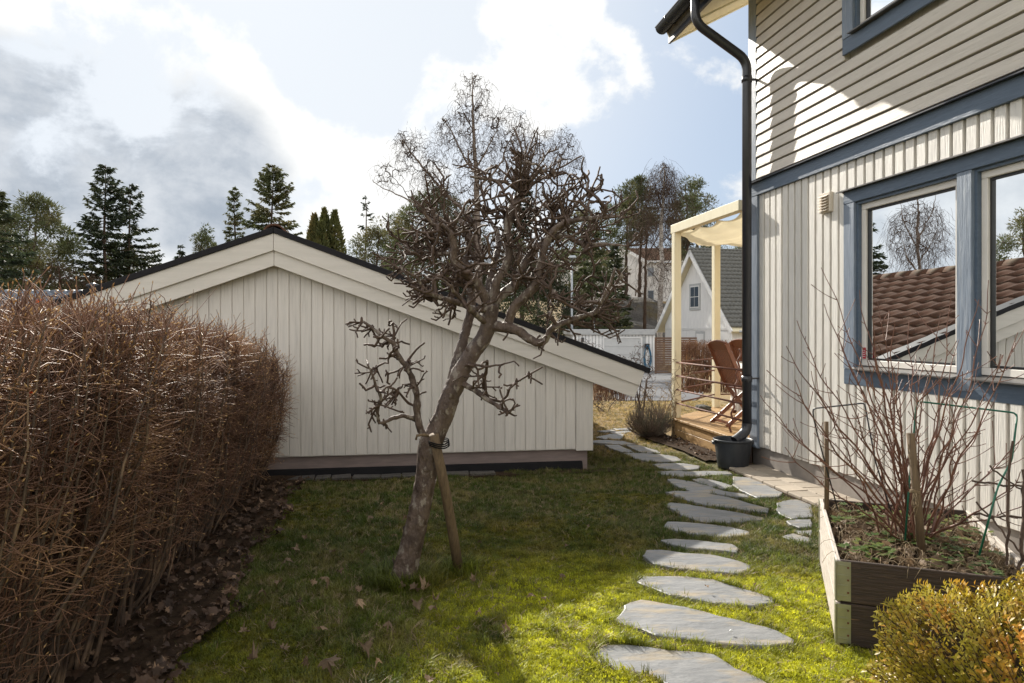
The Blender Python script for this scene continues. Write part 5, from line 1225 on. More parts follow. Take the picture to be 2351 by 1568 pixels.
# moss cushions, crowded into the painted sunlit corner, thinner turf elsewhere
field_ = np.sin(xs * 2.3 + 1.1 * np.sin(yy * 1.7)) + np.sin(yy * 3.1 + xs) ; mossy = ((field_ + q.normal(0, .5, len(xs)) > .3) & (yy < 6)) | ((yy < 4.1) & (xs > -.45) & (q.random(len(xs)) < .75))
edge = np.zeros(len(xs), bool)
for P_ in STONES: edge |= inside(xs, yy, P_, .12)
sc_ = (.5 + .7 * q.random(len(xs)) + .12 * edge) * np.where(yy > 7, .95, 1)
g_i = ~mossy | edge | (q.random(len(xs)) < .12)
T1 = [tuft('grass_tuft_a', 14, .042, .026, .0030, .8, M['grass'], 1), tuft('grass_tuft_b', 12, .032, .032, .0032, 1.3, M['grass'], 2), tuft('grass_tuft_c', 9, .055, .022, .0026, .7, M['grass'], 3)]
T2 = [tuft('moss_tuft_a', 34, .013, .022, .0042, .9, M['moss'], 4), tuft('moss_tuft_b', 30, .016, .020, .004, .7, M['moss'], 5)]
T1 += [tuft('dry_tuft_a', 7, .030, .035, .0034, 2.2, M['straw'], 6)]
scatter('lawn_grass', np.stack([xs, yy, zz], 1)[g_i], sc_[g_i], T1, 'short patchy spring grass of the lawn', 'grass')
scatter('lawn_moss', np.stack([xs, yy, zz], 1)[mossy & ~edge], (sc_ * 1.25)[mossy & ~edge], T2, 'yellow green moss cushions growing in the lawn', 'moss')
# a few longer tufts round the tree foot and post
pts = []
for k in range(160):
    a = q.random() * 6.28; r_ = .09 + .12 * q.random(); pts.append((t0[0] + .03 + r_ * math.cos(a), t0[1] + r_ * math.sin(a) * .8, .0))
for k in range(60):
    p = sp_.location; pts.append((p.x + q.normal(0, .05), p.y + q.normal(0, .05), 0))
scatter('long_grass', pts, 1.2 + 1.2 * q.random(len(pts)), [tuft('long_tuft', 12, .05, .02, .0022, .9, M['grass'], 9)], 'longer grass left round the foot of the fruit tree', 'grass')

# ------------------------------------------------------------------ boxwood bush, lower right
q = np.random.default_rng(202)
boxb = thing('boxwood_bush', 'golden green boxwood bush in the lower right corner in front of the planter', 'bush', (1.84, 2.12, 0))
b0 = np.array(boxb.location)
def bsurf(n):
    p = q.normal(0, 1, (n, 3)); p /= np.linalg.norm(p, axis=1, keepdims=True); p[:, 2] = np.abs(p[:, 2]) * 1.0 - .15
    lump = 1 + .10 * np.sin(p[:, 0] * 7 + 1) * np.sin(p[:, 1] * 6) + .08 * np.sin(p[:, 2] * 9 + p[:, 0] * 4)
    return np.array([0, 0, .24]) + p * np.array([.70, .52, .52]) * lump[:, None]
N_sh = 2100; tips = bsurf(N_sh); ctr = np.array([0, 0, .1]); Vs, Fs, b = [], [], 0; ch_, ra_ = [], []
for k in range(N_sh):
    e = tips[k]; dr_ = e - ctr; Ln = np.linalg.norm(dr_); dr_ = dr_ / Ln + np.array([0, 0, .35]) + q.normal(0, .2, 3); dr_ /= np.linalg.norm(dr_); L_ = .07 + .08 * q.random(); s0 = e - dr_ * L_
    ch_.append(np.array([s0, s0 + dr_ * L_ * .5, e])); ra_.append(np.array([.0016, .0013, .001])); nl = 13
    for m_ in range(nl):
        t = (m_ + 1) / nl; p = s0 + dr_ * L_ * t; a = m_ * 2.4; sd_ = np.cross(dr_, [math.cos(a), math.sin(a), .3]); sd_ /= np.linalg.norm(sd_) + 1e-9; ld = dr_ * (.55 + .3 * t) + sd_ * .85; ld /= np.linalg.norm(ld); wv = np.cross(ld, dr_); wv /= np.linalg.norm(wv) + 1e-9
        l_ = .016 + .010 * q.random(); w_ = l_ * .30; nv = np.cross(wv, ld) * l_ * .12
        Vs.append(np.array([p, p + ld * l_ * .45 + wv * w_ + nv, p + ld * l_, p + ld * l_ * .45 - wv * w_ + nv, p + ld * l_ * .45])); Fs.append(np.array([[0, 1, 4], [1, 2, 4], [2, 3, 4], [3, 0, 4]]) + b); b += 5
o = link('foliage', arrmesh('foliage', np.concatenate(Vs), np.concatenate(Fs)), M['box'], boxb, True); o['kind'] = 'stuff'
for k in range(220):
    e = tips[q.integers(0, N_sh)] * .85; ch_.append(np.array([[q.normal(0, .06), q.normal(0, .05), 0], e * .5 + q.normal(0, .03, 3), e])); ra_.append(np.array([.005, .003, .0015]))
tube_obj('stems', ch_, ra_, 4, M['twigbark'], boxb)['kind'] = 'stuff'

# ------------------------------------------------------------------ small shrubs near the deck
def twig_shrub(name, label, cat, c, rx, ry, h, n, rtip, m_, seed, up_=.3, base_r=.06, ex=.38, step=.05, wig=.2, group=None, flat=0.0):
    q = np.random.default_rng(seed); root = thing(name, label, cat, c, 0, group); sk_ = []
    nb = max(3, int(n / 40))
    for k in range(nb):
        a = q.random() * 6.28; sk_.append([(base_r * q.normal(), base_r * q.normal(), 0, 0), (rx * .3 * math.cos(a), ry * .3 * math.sin(a), h * .35, 0), (rx * .5 * math.cos(a + .3), ry * .5 * math.sin(a + .3), h * .6, 0)])
    A = in_ell((0, 0, h * .58), (rx, ry, h * .45), n, q, .25)
    if flat: A[:, 2] = np.minimum(A[:, 2], h)
    ch_, ra_ = [], []
    C2, R2 = grow([sk_[0]] + sk_[1:], A, step, wig, rtip, ex, rn=q); tube_obj('branches', C2, R2, 4, m_, root); return root
p = gnd(1492, 1004); 
lav = thing('lavender_bush', 'grey brown lavender bush at the corner of the deck', 'bush', (p.x, p.y, 0)); q = np.random.default_rng(61); ch_, ra_ = [], []
for k in range(620):
    a = q.random() * 6.28; e = math.sqrt(q.random()); r_ = .30 * e; h_ = .46 * (1 - .45 * e * e) * (.45 + .75 * q.random()); tip = np.array([r_ * math.cos(a) * 1.15, r_ * math.sin(a), h_]); bs = np.array([q.normal(0, .03), q.normal(0, .03), 0]); t = np.linspace(0, 1, 5)[:, None]
    ch_.append(bs + (tip - bs) * t * [1, 1, 1] + np.array([math.cos(a), math.sin(a), 0]) * .06 * np.sin(t * 3.14) + q.normal(0, .006, (5, 3))); ra_.append(np.array([.003, .0024, .002, .0026, .0014]))
tube_obj('stalks', ch_, ra_, 4, M['lavender'], lav)['kind'] = 'stuff'
twig_shrub('bare_shrub', 'thin bare shrub rising beside the front pergola post', 'shrub', st(3.42, 9.35), .22, .3, 1.25, 420, .0022, M['twigbark'], 5, step=.05)
twig_shrub('bare_shrub', 'low tangled bare shrub just beyond the edge of the deck', 'shrub', st(3.95, 9.9), .4, .3, .65, 420, .002, M['straw'], 6, step=.05)
twig_shrub('bare_shrub', 'low brown twiggy plant in the yellow grass right of the garage corner', 'shrub', tuple(gnd(1385, 945) - Vector((0, 0, .0))), .45, .3, .32, 300, .0022, M['twigbark'], 7, step=.05)
# climbing stem on the railing
q = np.random.default_rng(8); ch_, ra_ = [], []
for k in range(7):
    s0 = st(P1[0] - .02, P1[1] - .05 + .02 * k, .0); pts = [np.array(s0)]
    for j in range(22):
        f_ = j / 21; v_ = st(P1[0] - .03 + (.6 * f_ if k % 2 else .02 * math.sin(j)), P1[1] + (.6 * f_ if k % 2 else -.8 * f_ * (k % 3) / 2), DZ + .1 + .7 * min(1, f_ * 1.6) * (.6 + .06 * k)); pts.append(np.array(v_) + q.normal(0, .022, 3))
    ch_.append(np.array(pts)); ra_.append(np.linspace(.005, .0018, len(pts)))
    for m_ in range(8):
        i = q.integers(4, 21); e = q.normal(0, .09, 3); ch_.append(np.array([pts[i], pts[i] + e * .5 + q.normal(0, .01, 3), pts[i] + e])); ra_.append(np.array([.002, .0016, .0012]))
vn = tube_obj('climbing_vine', ch_, ra_, 4, M['straw']); tag(vn, 'dry leafless vine twining over the front pergola post and the rusty rails', 'vine')

# clipped bare hedge beyond the deck, and other bare bushes in the yards behind
def stem_hedge(label, a, b, depth, h, n, seed, zb_=0, m_=M['hedge'], tw=6):
    q = np.random.default_rng(seed); a, b = Vector(a), Vector(b); root = thing('clipped_hedge', label, 'hedge', (a + b) / 2); r0 = np.array(root.location); dv = np.array(b - a); dn = np.array([-dv[1], dv[0], 0]) / np.linalg.norm(dv); ch_, ra_ = [], []
    for k in range(n):
        p = np.array(a) + dv * q.random() + dn * depth * (q.random() - .5); H = h * (.93 + .07 * q.random()); e = p + [q.normal(0, .08), q.normal(0, .08), H]; t = np.linspace(0, 1, 7)[:, None]; c = p + (e - p) * t + np.cumsum(q.normal(0, .018, (7, 3)), 0) * [1, 1, .2]; c -= r0; ch_.append(c); ra_.append(np.linspace(.008, .0045, 7))
        for m2 in range(tw):
            i = q.integers(2, 6); d_ = q.normal(0, .5, 3); d_[2] = abs(d_[2]) + .5; L_ = .12 + .15 * q.random(); e2 = c[i] + d_ * L_; e2[2] = min(e2[2], a.z + h - r0[2] + .02); ch_.append(np.array([c[i], c[i] * .4 + e2 * .6 + q.normal(0, .01, 3), e2])); ra_.append(np.array([.004, .0035, .003]))
    tube_obj('stems', ch_, ra_, 3, m_, root)['kind'] = 'stuff'
z16 = float(terr(16))
stem_hedge('clipped bare hedge beyond the deck railing', at(1562, 900, 15) * 1 - Vector((0, 0, 0)), Vector((at(1760, 900, 15.5))), .6, at(0, 782, 15)[2] - at(0, 900, 15)[2], 420, 4)
stem_hedge('low bare clipped hedge seen under the right end of the garage eave', Vector((2.0, 17.2, float(terr(17.2)))), Vector((2.85, 16.6, float(terr(16.6)))), .4, .72, 110, 5)
twig_shrub('bare_shrub', 'rounded bare reddish bush in front of the white flat roofed garage', 'shrub', (2.95, 19.5, float(terr(19.5))), .75, .7, 1.15, 700, .005, M['fartwig'], 12, step=.09)
twig_shrub('bare_shrub', 'taller bare bush behind the slope of the garage roof, left of the reddish one', 'shrub', (2.1, 21, float(terr(21))), .9, .7, 1.6, 600, .005, M['fartwig'], 13, step=.09)

# ------------------------------------------------------------------ buildings behind
# flat roofed white garage
gz = -1.09; GY2 = 41
g2 = thing('white_garage', 'white flat roofed garage with an overhead door across the driveway', 'garage', (at(1313, 852, GY2).x, GY2, gz)); gw_ = at(1502, 0, GY2).x - g2.location.x; gh = at(0, 756, GY2).z - gz
MB().box((0, .03, 0), (gw_, 6, gh - .1)).build('wall', M['grey_trim'], g2)
MB().box((-.1, -.12, gh - .34), (gw_ + .05, 6.1, gh)).build('roof_fascia', M['grey_trim'], g2, bevel=.02)
dx0, dx1 = at(1387, 0, GY2).x - g2.location.x, at(1471, 0, GY2).x - g2.location.x; dz1 = gh - (777 - 756) / F * GY2
k = 0; x = .05
while x < gw_ - .05:
    z0 = 0 if (x + .14 < dx0 - .12 or x > dx1 + .12) else dz1 + .12
    MB().box((x, 0, z0), (x + .15, .03, gh - .34)).build('wall_board', M['white_wall'], g2); x += .20
for k in range(4):
    MB().box((dx0, -.0, k * dz1 / 4 + .01), (dx1, .028, (k + 1) * dz1 / 4 - .012)).build('door_panel', M['door'], g2)
MB().box((dx0 - .1, -.03, 0), (dx0 - .001, .029, dz1 + .1)).build('door_frame', M['white_trim'], g2); MB().box((dx1 + .001, -.03, 0), (dx1 + .1, .029, dz1 + .1)).build('door_frame', M['white_trim'], g2); MB().box((dx0, -.03, dz1 + .001), (dx1, .029, dz1 + .1)).build('door_frame', M['white_trim'], g2)
MB().box((.55, -.25, gh - .75), (.7, -.02, gh - .5)).build('wall_lamp', M['metal_dark'], g2)
hs_ = thing('hose_reel', 'blue garden hose coiled on a black holder on the white garage wall', 'hose', at(1486, 850, GY2 - .15)); hx = at(0, 797, GY2).z - gz - .05
MB().box((-.14, -.05, 1.25), (.14, .12, 1.6)).build('holder', M['metal_dark'], hs_, bevel=.03); mb = MB()
for k in range(4): mb.tube([((.17 + .03 * k) * math.sin(t) * (.55 + .45 * math.sin(t / 2)), -.06 - .02 * k, 1.5 - (.60 + .04 * k) * (1 - math.cos(t))) for t in np.linspace(0, 6.28, 26)], .018, 6)
mb.build('hose', M['hose'], hs_, True)
# brown slat fence
fz = float(terr(36)); f0 = at(1503, 0, 36).x; f1 = at(1600, 0, 36).x
fen = thing('slat_fence', 'brown horizontal slat fence between the white garage and the steep gabled house', 'fence', (f0, 36, fz)); ftop = at(0, 776, 36).z - fz; k = 0; z = .05
while z < ftop: MB().box((0, 0, z), (f1 - f0, .025, z + .09)).build('slat', M['brownfence'], fen); z += .12
for x in np.arange(.02, f1 - f0, .9): MB().box((x, .026, 0), (x + .09, .11, ftop + .02)).build('post', M['brownfence'], fen)
# steep gabled white house
AP = Vector((at(1582, 572, 42).x, 42, -1.0)); az_ = math.atan2(.25, .968)
af = thing('gabled_house', 'white boarded house with a steep grey tiled roof behind the pergola', 'house', AP, az_)
# local x = along the ridge (to the right), local y = along the gable to the far eave, gable face at x=0
HW = 4.7; pz = at(1582, 572, 42).z + 1.0; ez = 2.35; sl = (pz - ez) / HW; hw = 4.0; wz = pz - .25 - hw * sl + .0
MB().prism([(.5, -hw, 0), (.5, -hw, wz), (.5, 0, pz - .3), (.5, hw, wz), (.5, hw, 0)], (10, 0, 0)).build('wall', M['white_wall'], af)
def gpt(x, y):
    """photo point -> (local y, z) on the gable face plane"""
    u = (x - CX) / F; nrm2 = Vector((math.cos(az_), math.sin(az_), 0)); P_ = AP + nrm2 * .45; k_ = P_.dot(nrm2) / (u * nrm2.x + nrm2.y); v = Vector((u * k_, k_, CAMH + (HY - y) / F * k_)) - AP
    return v.dot(Vector((-math.sin(az_), math.cos(az_), 0))), v.z
x = -hw
while x < hw - .05:                          # gable boards
    za, zb2 = pz - .32 - abs(x) * sl, pz - .32 - abs(x + .13) * sl
    if min(za, zb2) > 2.55: MB().hexa([(.45, x, 2.5), (.5, x, 2.5), (.5, x + .13, 2.5), (.45, x + .13, 2.5), (.45, x, za), (.5, x, za), (.5, x + .13, zb2), (.45, x + .13, zb2)]).build('gable_board', M['white_wall'], af)
    MB().box((.45, x, 0), (.5, x + .13, 2.38)).build('gable_board', M['white_wall'], af); x += .155
MB().box((.42, -hw, 2.39), (.5, hw, 2.49)).build('string_course', M['white_trim'], af)
for sg in (1, -1):
    d2 = Vector((0, sg * HW, -(pz - ez))); nn2 = Vector((0, sg * (pz - ez), HW)).normalized(); a = Vector((0, 0, pz)); e = a + d2
    MB().prism([a - nn2 * .28, a, e, e - nn2 * .28], (.06, 0, 0)).build('barge_board', M['white_trim'], af)
    MB().prism([a - nn2 * .20 + Vector((.06, 0, 0)), a - nn2 * .06 + Vector((.06, 0, 0)), e - nn2 * .06 + Vector((.06, 0, 0)), e - nn2 * .20 + Vector((.06, 0, 0))], (10.8, 0, 0)).build('roof_deck', M['silver'], af)
    V, Fc = tile_sheet(a + Vector((.02, 0, 0)), (1, 0, 0), d2, 42, int(d2.length / .33), .26, .33, .05, .045, 5)
    tag(MB().add(V, Fc).build('roof_tiles', M['tile_grey'], af, True), kind='stuff')
MB().tube([(.0, 0, pz + .02), (10.9, 0, pz + .02)], .09, 8).build('ridge_cap', M['tile_grey'], af, True)
(wy0, wz1), (wy2, wz0) = gpt(1584, 653), gpt(1609, 711)
ya, yb2 = min(wy0, wy2), max(wy0, wy2)
wn2 = MB().box((.40, ya, wz0), (.455, yb2, wz1)).build('window', M['grey_trim'], af); 
MB().box((.385, ya + .12, wz0 + .14), (.405, yb2 - .12, wz1 - .14)).build('frame', M['white_trim'], wn2)
for i in range(2):
    for j in range(2):
        wy_, wzz = (yb2 - ya - .40) / 2, (wz1 - wz0 - .44) / 2; y0_ = ya + .18 + i * (wy_ + .04); z0_ = wz0 + .20 + j * (wzz + .04)
        MB().box((.378, y0_, z0_), (.386, y0_ + wy_, z0_ + wzz)).build('pane', M['far_glass'], wn2)
(dy0, dz1_), (dy1, _) = gpt(1598, 757), gpt(1619, 757); ya, yb2 = min(dy0, dy1), max(dy0, dy1)
dr_ = MB().box((.41, ya, .1), (.455, yb2, 2.3)).build('door', M['grey_trim'], af); MB().box((.395, ya + .14, .1), (.415, yb2 - .14, 2.15)).build('door_leaf', M['white_trim'], dr_)
MB().tube([(.5, -HW + .1, ez - .05), (10.5, -HW + .1, ez - .05)], .07, 8).build('gutter', M['asph_pole'], af, True)

# pale rendered house up on the slope
hz = 4.7; HYY = 85
h3 = thing('rendered_house', 'pale rendered two storey house with brown tiled roof up on the slope', 'house', (at(1284, 0, HYY).x, HYY, hz - .6)); zf = lambda y: at(0, y, HYY).z - h3.location.z; xf = lambda x: at(x, 0, HYY).x - h3.location.x
MB().prism([(xf(1415), 0, 0), (xf(1415), 0, zf(590)), (xf(1430), 0, zf(572)), (xf(1486), 0, zf(606)), (xf(1486), 0, 0)], (0, 8, 0)).build('wall', M['plaster'], h3)
MB().box((xf(1486) + .01, .8, 0), (xf(1600), 8, zf(601))).build('wall', M['plaster'], h3)
MB().box((0, 3, 0), (xf(1414), 10, zf(598))).build('wall', M['plaster'], h3)
def roofbox(x0, x1, y0, ye, z0, z1, yk):
    p = [(x0, ye, z0), (x0, yk, z1), (x0, yk, z1 + .18), (x0, ye, z0 + .18)]; MB().prism(p, (x1 - x0, 0, 0)).build('roof_deck', M['plaster'], h3)
    dv = Vector((0, ye - yk, z0 - z1)); V, Fc = tile_sheet((x0, yk, z1 + .2), (1, 0, 0), dv, int((x1 - x0) / .3), int(dv.length / .35), .3, .35, .06, .05, 4); tag(MB().add(V, Fc).build('roof_tiles', M['tile_brown'], h3), kind='stuff')
roofbox(xf(1425), xf(1602), 0, .3, zf(601), zf(564), 4.4); roofbox(-.3, xf(1424), 0, 2.5, zf(598), zf(564), 6.5)
MB().beam((xf(1423), -.12, zf(566)), (xf(1489), -.12, zf(604)), .08, .35).build('verge_board', M['white_trim'], h3)
for x0, x1, y0, y1 in ((1489, 1505, 612, 634), (1489, 1505, 665, 687), (1428, 1439, 612, 632), (1405, 1412, 612, 630)):
    pl = .79 if x0 > 1486 else (-.01 if x0 > 1415 else 2.99)
    f_ = MB().box((xf(x0), pl - .06, zf(y1)), (xf(x1), pl, zf(y0))).build('window', M['grey_trim'], h3); MB().box((xf(x0) + .1, pl - .08, zf(y1) + .1), (xf(x1) - .1, pl - .061, zf(y0) - .1)).build('pane', M['far_glass'], f_)
MB().box((xf(1319), 2.9, zf(696)), (xf(1331), 3.0, zf(662))).build('door', M['far_glass'], h3)
MB().box((xf(1400), -.5, zf(617)), (xf(1441), -.1, zf(612))).build('balcony_rail', M['grey_trim'], h3)
# low white house on the far left with bluish tile roof
nb_ = thing('neighbour_house', 'low house whose blue grey tiled roof just shows above the left hedge', 'house', (-16.5, 21, -.3))
MB().box((-5, 0, 0), (3.9, 6, 2.2)).build('wall', M['white_wall'], nb_)
dv = Vector((0, -3.6, -.9)); V, Fc = tile_sheet((-5.3, 3, at(0, 668, 24).z + .3), (1, 0, 0), dv, 34, 11, .29, .34, .05, .04, 5); tag(MB().add(V, Fc).build('roof_tiles', M['tile_blue'], nb_, True), kind='stuff')
MB().prism([(-5.3, 3, at(0, 668, 24).z + .28), (-5.3, -.6, at(0, 668, 24).z - .62), (-5.3, -.6, 1.9), (-5.3, 6.6, 1.9)], (9.6, 0, 0)).build('roof_deck', M['tile_blue'], nb_)
cv = at(213, 668, 23.5) - nb_.location; MB().lathe([(.12, -.1), (.12, .14), (.2, .16), (.2, .22), (.05, .28)], tuple(cv), 14).build('roof_vent', M['metal_dark'], nb_, True)
# red house and shed seen only as a reflection in the right window pane
rh = thing('red_house', 'red boarded house with orange tiles reflected in the right window pane', 'house', (-34, 20, -.4), R(35))
MB().box((-4, -3.5, 0), (5, 3.5, 4.6)).build('wall', M['red_wall'], rh)
for sg in (1, -1):
    dv = Vector((0, sg * 4.0, -2.0)); V, Fc = tile_sheet((-4.4, 0, 6.5), (1, 0, 0), dv, 33, 13, .3, .34, .06, .05, 5); tag(MB().add(V, Fc).build('roof_tiles', M['tile_red'], rh, True), kind='stuff')
MB().prism([(-4.2, -3.7, 4.5), (-4.2, 0, 6.42), (-4.2, 3.7, 4.5)], (9.0, 0, 0)).build('gable_infill', M['red_wall'], rh)
for x in (1.2, 3.4):
    f_ = MB().box((5.0, -1.6 + (x - 1.2), 1.4), (5.06, -.6 + (x - 1.2), 2.6)).build('window', M['white_trim'], rh); MB().box((5.061, -1.5 + (x - 1.2), 1.5), (5.08, -.7 + (x - 1.2), 2.5)).build('pane', M['far_glass'], f_)
# street lamp
lp = thing('street_lamp', 'grey street lamp post standing left of the white flat roofed garage', 'street lamp', (at(1313, 0, 46).x, 46, -1.1)); lz = at(0, 592, 46).z + 1.1
MB().tube([(0, 0, 0), (0, 0, 3), (0, 0, lz)], [.10, .085, .07], 12).build('pole', M['asph_pole'], lp, True); MB().hexa([(-.28, -.55, lz - .05), (.28, -.55, lz - .05), (.28, .3, lz - .1), (-.28, .3, lz - .1), (-.2, -.5, lz + .12), (.2, -.5, lz + .12), (.2, .3, lz + .1), (-.2, .3, lz + .1)]).build('lamp_head', M['asph_pole'], lp, bevel=.03)
tp = thing('thin_pole', 'short thin pale pole rising behind the flat garage roof', 'pole', (at(1364, 0, 44).x, 44, -1.1)); MB().tube([(0, 0, 0), (0, 0, at(0, 736, 44).z + 1.1)], .05, 8).build('pole_shaft', M['asph_pole'], tp, True)

# ------------------------------------------------------------------ trees behind
def sprays(P_, D_, L_, W_, droop, q):
    """small leaf-like kites: P start points, D directions"""
    n = len(P_); D_ = D_ / (np.linalg.norm(D_, axis=1, keepdims=True) + 1e-9); s_ = np.cross(D_, q.normal(0, 1, (n, 3))); s_ /= np.linalg.norm(s_, axis=1, keepdims=True) + 1e-9
    L_ = L_ * (.5 + .8 * q.random((n, 1))); W2 = W_ * (.6 + .7 * q.random((n, 1))); dz_ = np.array([0, 0, -1]) * droop
    V = np.stack([P_, P_ + D_ * L_ * .45 + s_ * W2 / 2, P_ + D_ * L_ + dz_ * L_, P_ + D_ * L_ * .45 - s_ * W2 / 2], 1)
    return V.reshape(-1, 3), np.arange(4 * n).reshape(-1, 4)
def spruce(label, tx, ty, Y, hw, zb_=None, seed=1, bare=.12, m_=None, name='spruce_tree', dens=1.0, prof=.85, gap=.0, lean=0, grp=None, sl=.30):
    q = np.random.default_rng(seed); top = at(tx, ty, Y); zb_ = float(terr(Y)) if zb_ is None else zb_; H = top.z - zb_; root = thing(name, label, 'tree', (top.x, Y, zb_), 0, grp)
    zt = np.linspace(0, H, 10); tr = np.stack([.12 * np.sin(zt * .4 + seed) + lean * zt / H, .0 * zt, zt], 1); tr[-1, 0] = lean; tube_obj('trunk', [tr], [np.interp(zt, [0, H], [H * .013 + .03, .02])], 7, M['conifer_trunk'], root)
    nw = int(H * 3.1 * dens); P_, D_ = [], []; ch_, ra_ = [], []
    for k in range(nw):
        f_ = bare + (1 - bare) * (k + q.random()) / nw; z = f_ * H; L0 = hw * (1 - f_) ** prof * min(1, (f_ - bare) * 5 + .45) + .10
        for j in range(int(4 + 2 * q.random())):
            if q.random() < gap: continue
            a = q.random() * 6.28; L_ = L0 * (.55 + .55 * q.random()); n_ = max(4, int(L_ / .22)); t = np.linspace(0, 1, n_)[:, None]; d2 = np.array([math.cos(a), math.sin(a), 0]); rise = .22 if f_ > .75 else -.12 - .12 * q.random()
            x0 = np.interp(z, zt, tr[:, 0]); c = np.array([x0, 0, z]) + d2 * L_ * t + np.array([0, 0, 1]) * (rise * L_ * t + .22 * L_ * t ** 3); ch_.append(c); ra_.append(np.linspace(.012 + .008 * L_, .006, n_))
            m2 = int(L_ * 38 * dens) + 8; u = .12 + .88 * q.random(m2) ** .8; i = u * (n_ - 1); i0 = np.minimum(i.astype(int), n_ - 2); pp = c[i0] + (c[i0 + 1] - c[i0]) * (i - i0)[:, None]; pp += q.normal(0, .05, pp.shape)
            sd_ = np.array([-math.sin(a), math.cos(a), 0]); dd = d2 * .8 + sd_ * q.normal(0, .75, (m2, 1)) + np.array([0, 0, 1]) * q.normal(-.10, .25, (m2, 1)); P_.append(pp); D_.append(dd)
    tube_obj('branches', ch_, ra_, 3, M['conifer_trunk'], root)
    V, Fc = sprays(np.concatenate(P_), np.concatenate(D_), sl, sl * .42, .12, q); link('crown', arrmesh('crown', V, Fc), m_ or M['spruce'], root); return root
def pine(label, tx, ty, Y, rx, crown_h, zb_=None, seed=1, n=26, m_=None, cl=.42, name='pine_tree', top_f=1.0, lean=0, den=60, grp=None):
    den = int(den * 1.5); n = int(n * 1.15)
    q = np.random.default_rng(seed); top = at(tx, ty, Y); zb_ = float(terr(Y)) if zb_ is None else zb_; H = top.z - zb_; root = thing(name, label, 'tree', (top.x, Y, zb_), 0, grp)
    zt = np.linspace(0, H * .97, 12); tr = np.stack([.25 * np.sin(zt * .35 + seed) * zt / H + lean * zt / H, .2 * np.sin(zt * .3) * zt / H, zt, np.interp(zt, [0, H], [H * .014 + .05, .03])], 1)
    A = in_ell((lean * .8, 0, H - crown_h / 2), (rx, rx * .8, crown_h / 2), n, q, .35); k2 = (H - A[:, 2]) / crown_h; A[:, :2] *= (.35 + .65 * np.clip(k2 * 2.2, 0, 1))[:, None] * top_f
    A = np.concatenate([A, [[tr[-1, 0], tr[-1, 1], H - .1]]])
    C2, R2 = grow([tr], A, .35, .25, .022, .45, rn=q); tube_obj('trunk', C2, R2, 5, M['conifer_trunk'], root); P_, D_ = [], []
    for a in A:
        r_ = cl * (.6 + .8 * q.random()); pp = q.normal(0, 1, (den, 3)); pp /= np.linalg.norm(pp, axis=1, keepdims=True); d2 = pp.copy(); d2[:, 2] += .3; P_.append(a + pp * [1, 1, .6] * r_ * q.random((den, 1)) ** .5); D_.append(d2)
    V, Fc = sprays(np.concatenate(P_), np.concatenate(D_), .26, .07, 0, q); link('crown', arrmesh('crown', V, Fc), m_ or M['pine'], root); return root
spruce('tall spruce with open layered branches, left of its slightly lower neighbour beyond the hedge', 243, 378, 50, 4.0, seed=1, bare=.2, dens=1.05, gap=.12, prof=.68)
spruce('spruce with a forked stem close beside the tallest one on the left', 303, 424, 52, 3.9, seed=2, bare=.2, dens=.95, gap=.2, lean=-.2, prof=.6)
pine('broad irregular pine at the far left of the skyline', 82, 450, 45, 3.0, 6.2, seed=3, n=80, cl=.55, den=90)
spruce('dark drooping spruce cut by the left edge of the photo', -22, 420, 33, 3.6, seed=4, bare=.1, m_=M['spruce'])
pine('low bushy evergreen between the far left pine and the two spruces', 128, 612, 46, 1.4, 3.0, seed=5, n=30, cl=.5, den=70)
spruce('slender narrow young conifer left of the tree behind the garage ridge', 540, 432, 58, 1.3, seed=6, bare=.2, prof=.5, m_=M['pine'], sl=.26)
pine('small leaning pine top just left of the slender conifer', 492, 522, 56, 1.2, 2.4, seed=7, n=18, lean=-.6)
spruce('dense conical conifer rising behind the ridge of the cream garage', 625, 378, 55, 4.2, seed=8, bare=.15, dens=1.15, prof=.62, m_=M['pine'])
spruce('tiny conifer tip poking above the left roof slope', 415, 566, 60, .8, seed=9)
spruce('bare topped thin spruce standing above the right roof slope', 838, 447, 62, 1.6, seed=10, dens=.5, gap=.45, bare=.35)
pine('bushy dark pine at the foot of the bare topped spruce', 862, 508, 58, 2.6, 6.0, seed=11, n=60, cl=.55)
pine('dark pine immediately left of the olive pine behind the pruned crown', 905, 500, 60, 2.4, 6.5, seed=12, n=60, cl=.6)
pine('large olive green pine behind the left half of the pruned crown', 1000, 428, 52, 3.9, 7.5, seed=13, n=130, cl=.6, den=85)
spruce('tall dark spruce directly behind the top of the pruned crown', 1196, 350, 60, 2.6, seed=14, bare=.2, dens=1.1)
pine('olive pine behind the right half of the pruned crown', 1345, 470, 60, 3.6, 8.5, seed=15, n=110, cl=.6, den=80)
pine('pine with a bushy double top right of the pruned crown', 1440, 422, 62, 2.2, 6.0, seed=16, n=60, cl=.55, den=80)
pine('slim pine with the highest tip right of the double topped one', 1469, 408, 64, 2.0, 6.0, seed=17, n=80, cl=.55, den=80)
pine('slim pine just right of the white trunked birch', 1576, 414, 60, 1.7, 7.0, seed=18, n=55, cl=.5)
pine('rightmost pine above the pergola corner', 1600, 412, 62, 2.4, 8.0, seed=19, n=75, cl=.55)
pine('low pine crown behind the ridge of the steep gabled house', 1700, 560, 66, 3.5, 4.5, seed=20, n=60, cl=.7)
spruce('broad drooping spruce in front of the pale rendered house', 1362, 512, 47, 3.2, seed=21, bare=.12, m_=M['pine'], dens=1.0)
spruce('dark spruce partly over the corner of the pale rendered house', 1412, 560, 50, 1.9, seed=22, bare=.18)
pine('dark evergreen low behind the right roof slope of the garage', 1262, 600, 48, 2.4, 7.0, seed=23, n=80, cl=.6, m_=M['spruce'])
pine('dark evergreen left of the lamp post behind the pruned crown', 1180, 560, 50, 3.0, 7.0, seed=24, n=90, cl=.6, m_=M['spruce'])
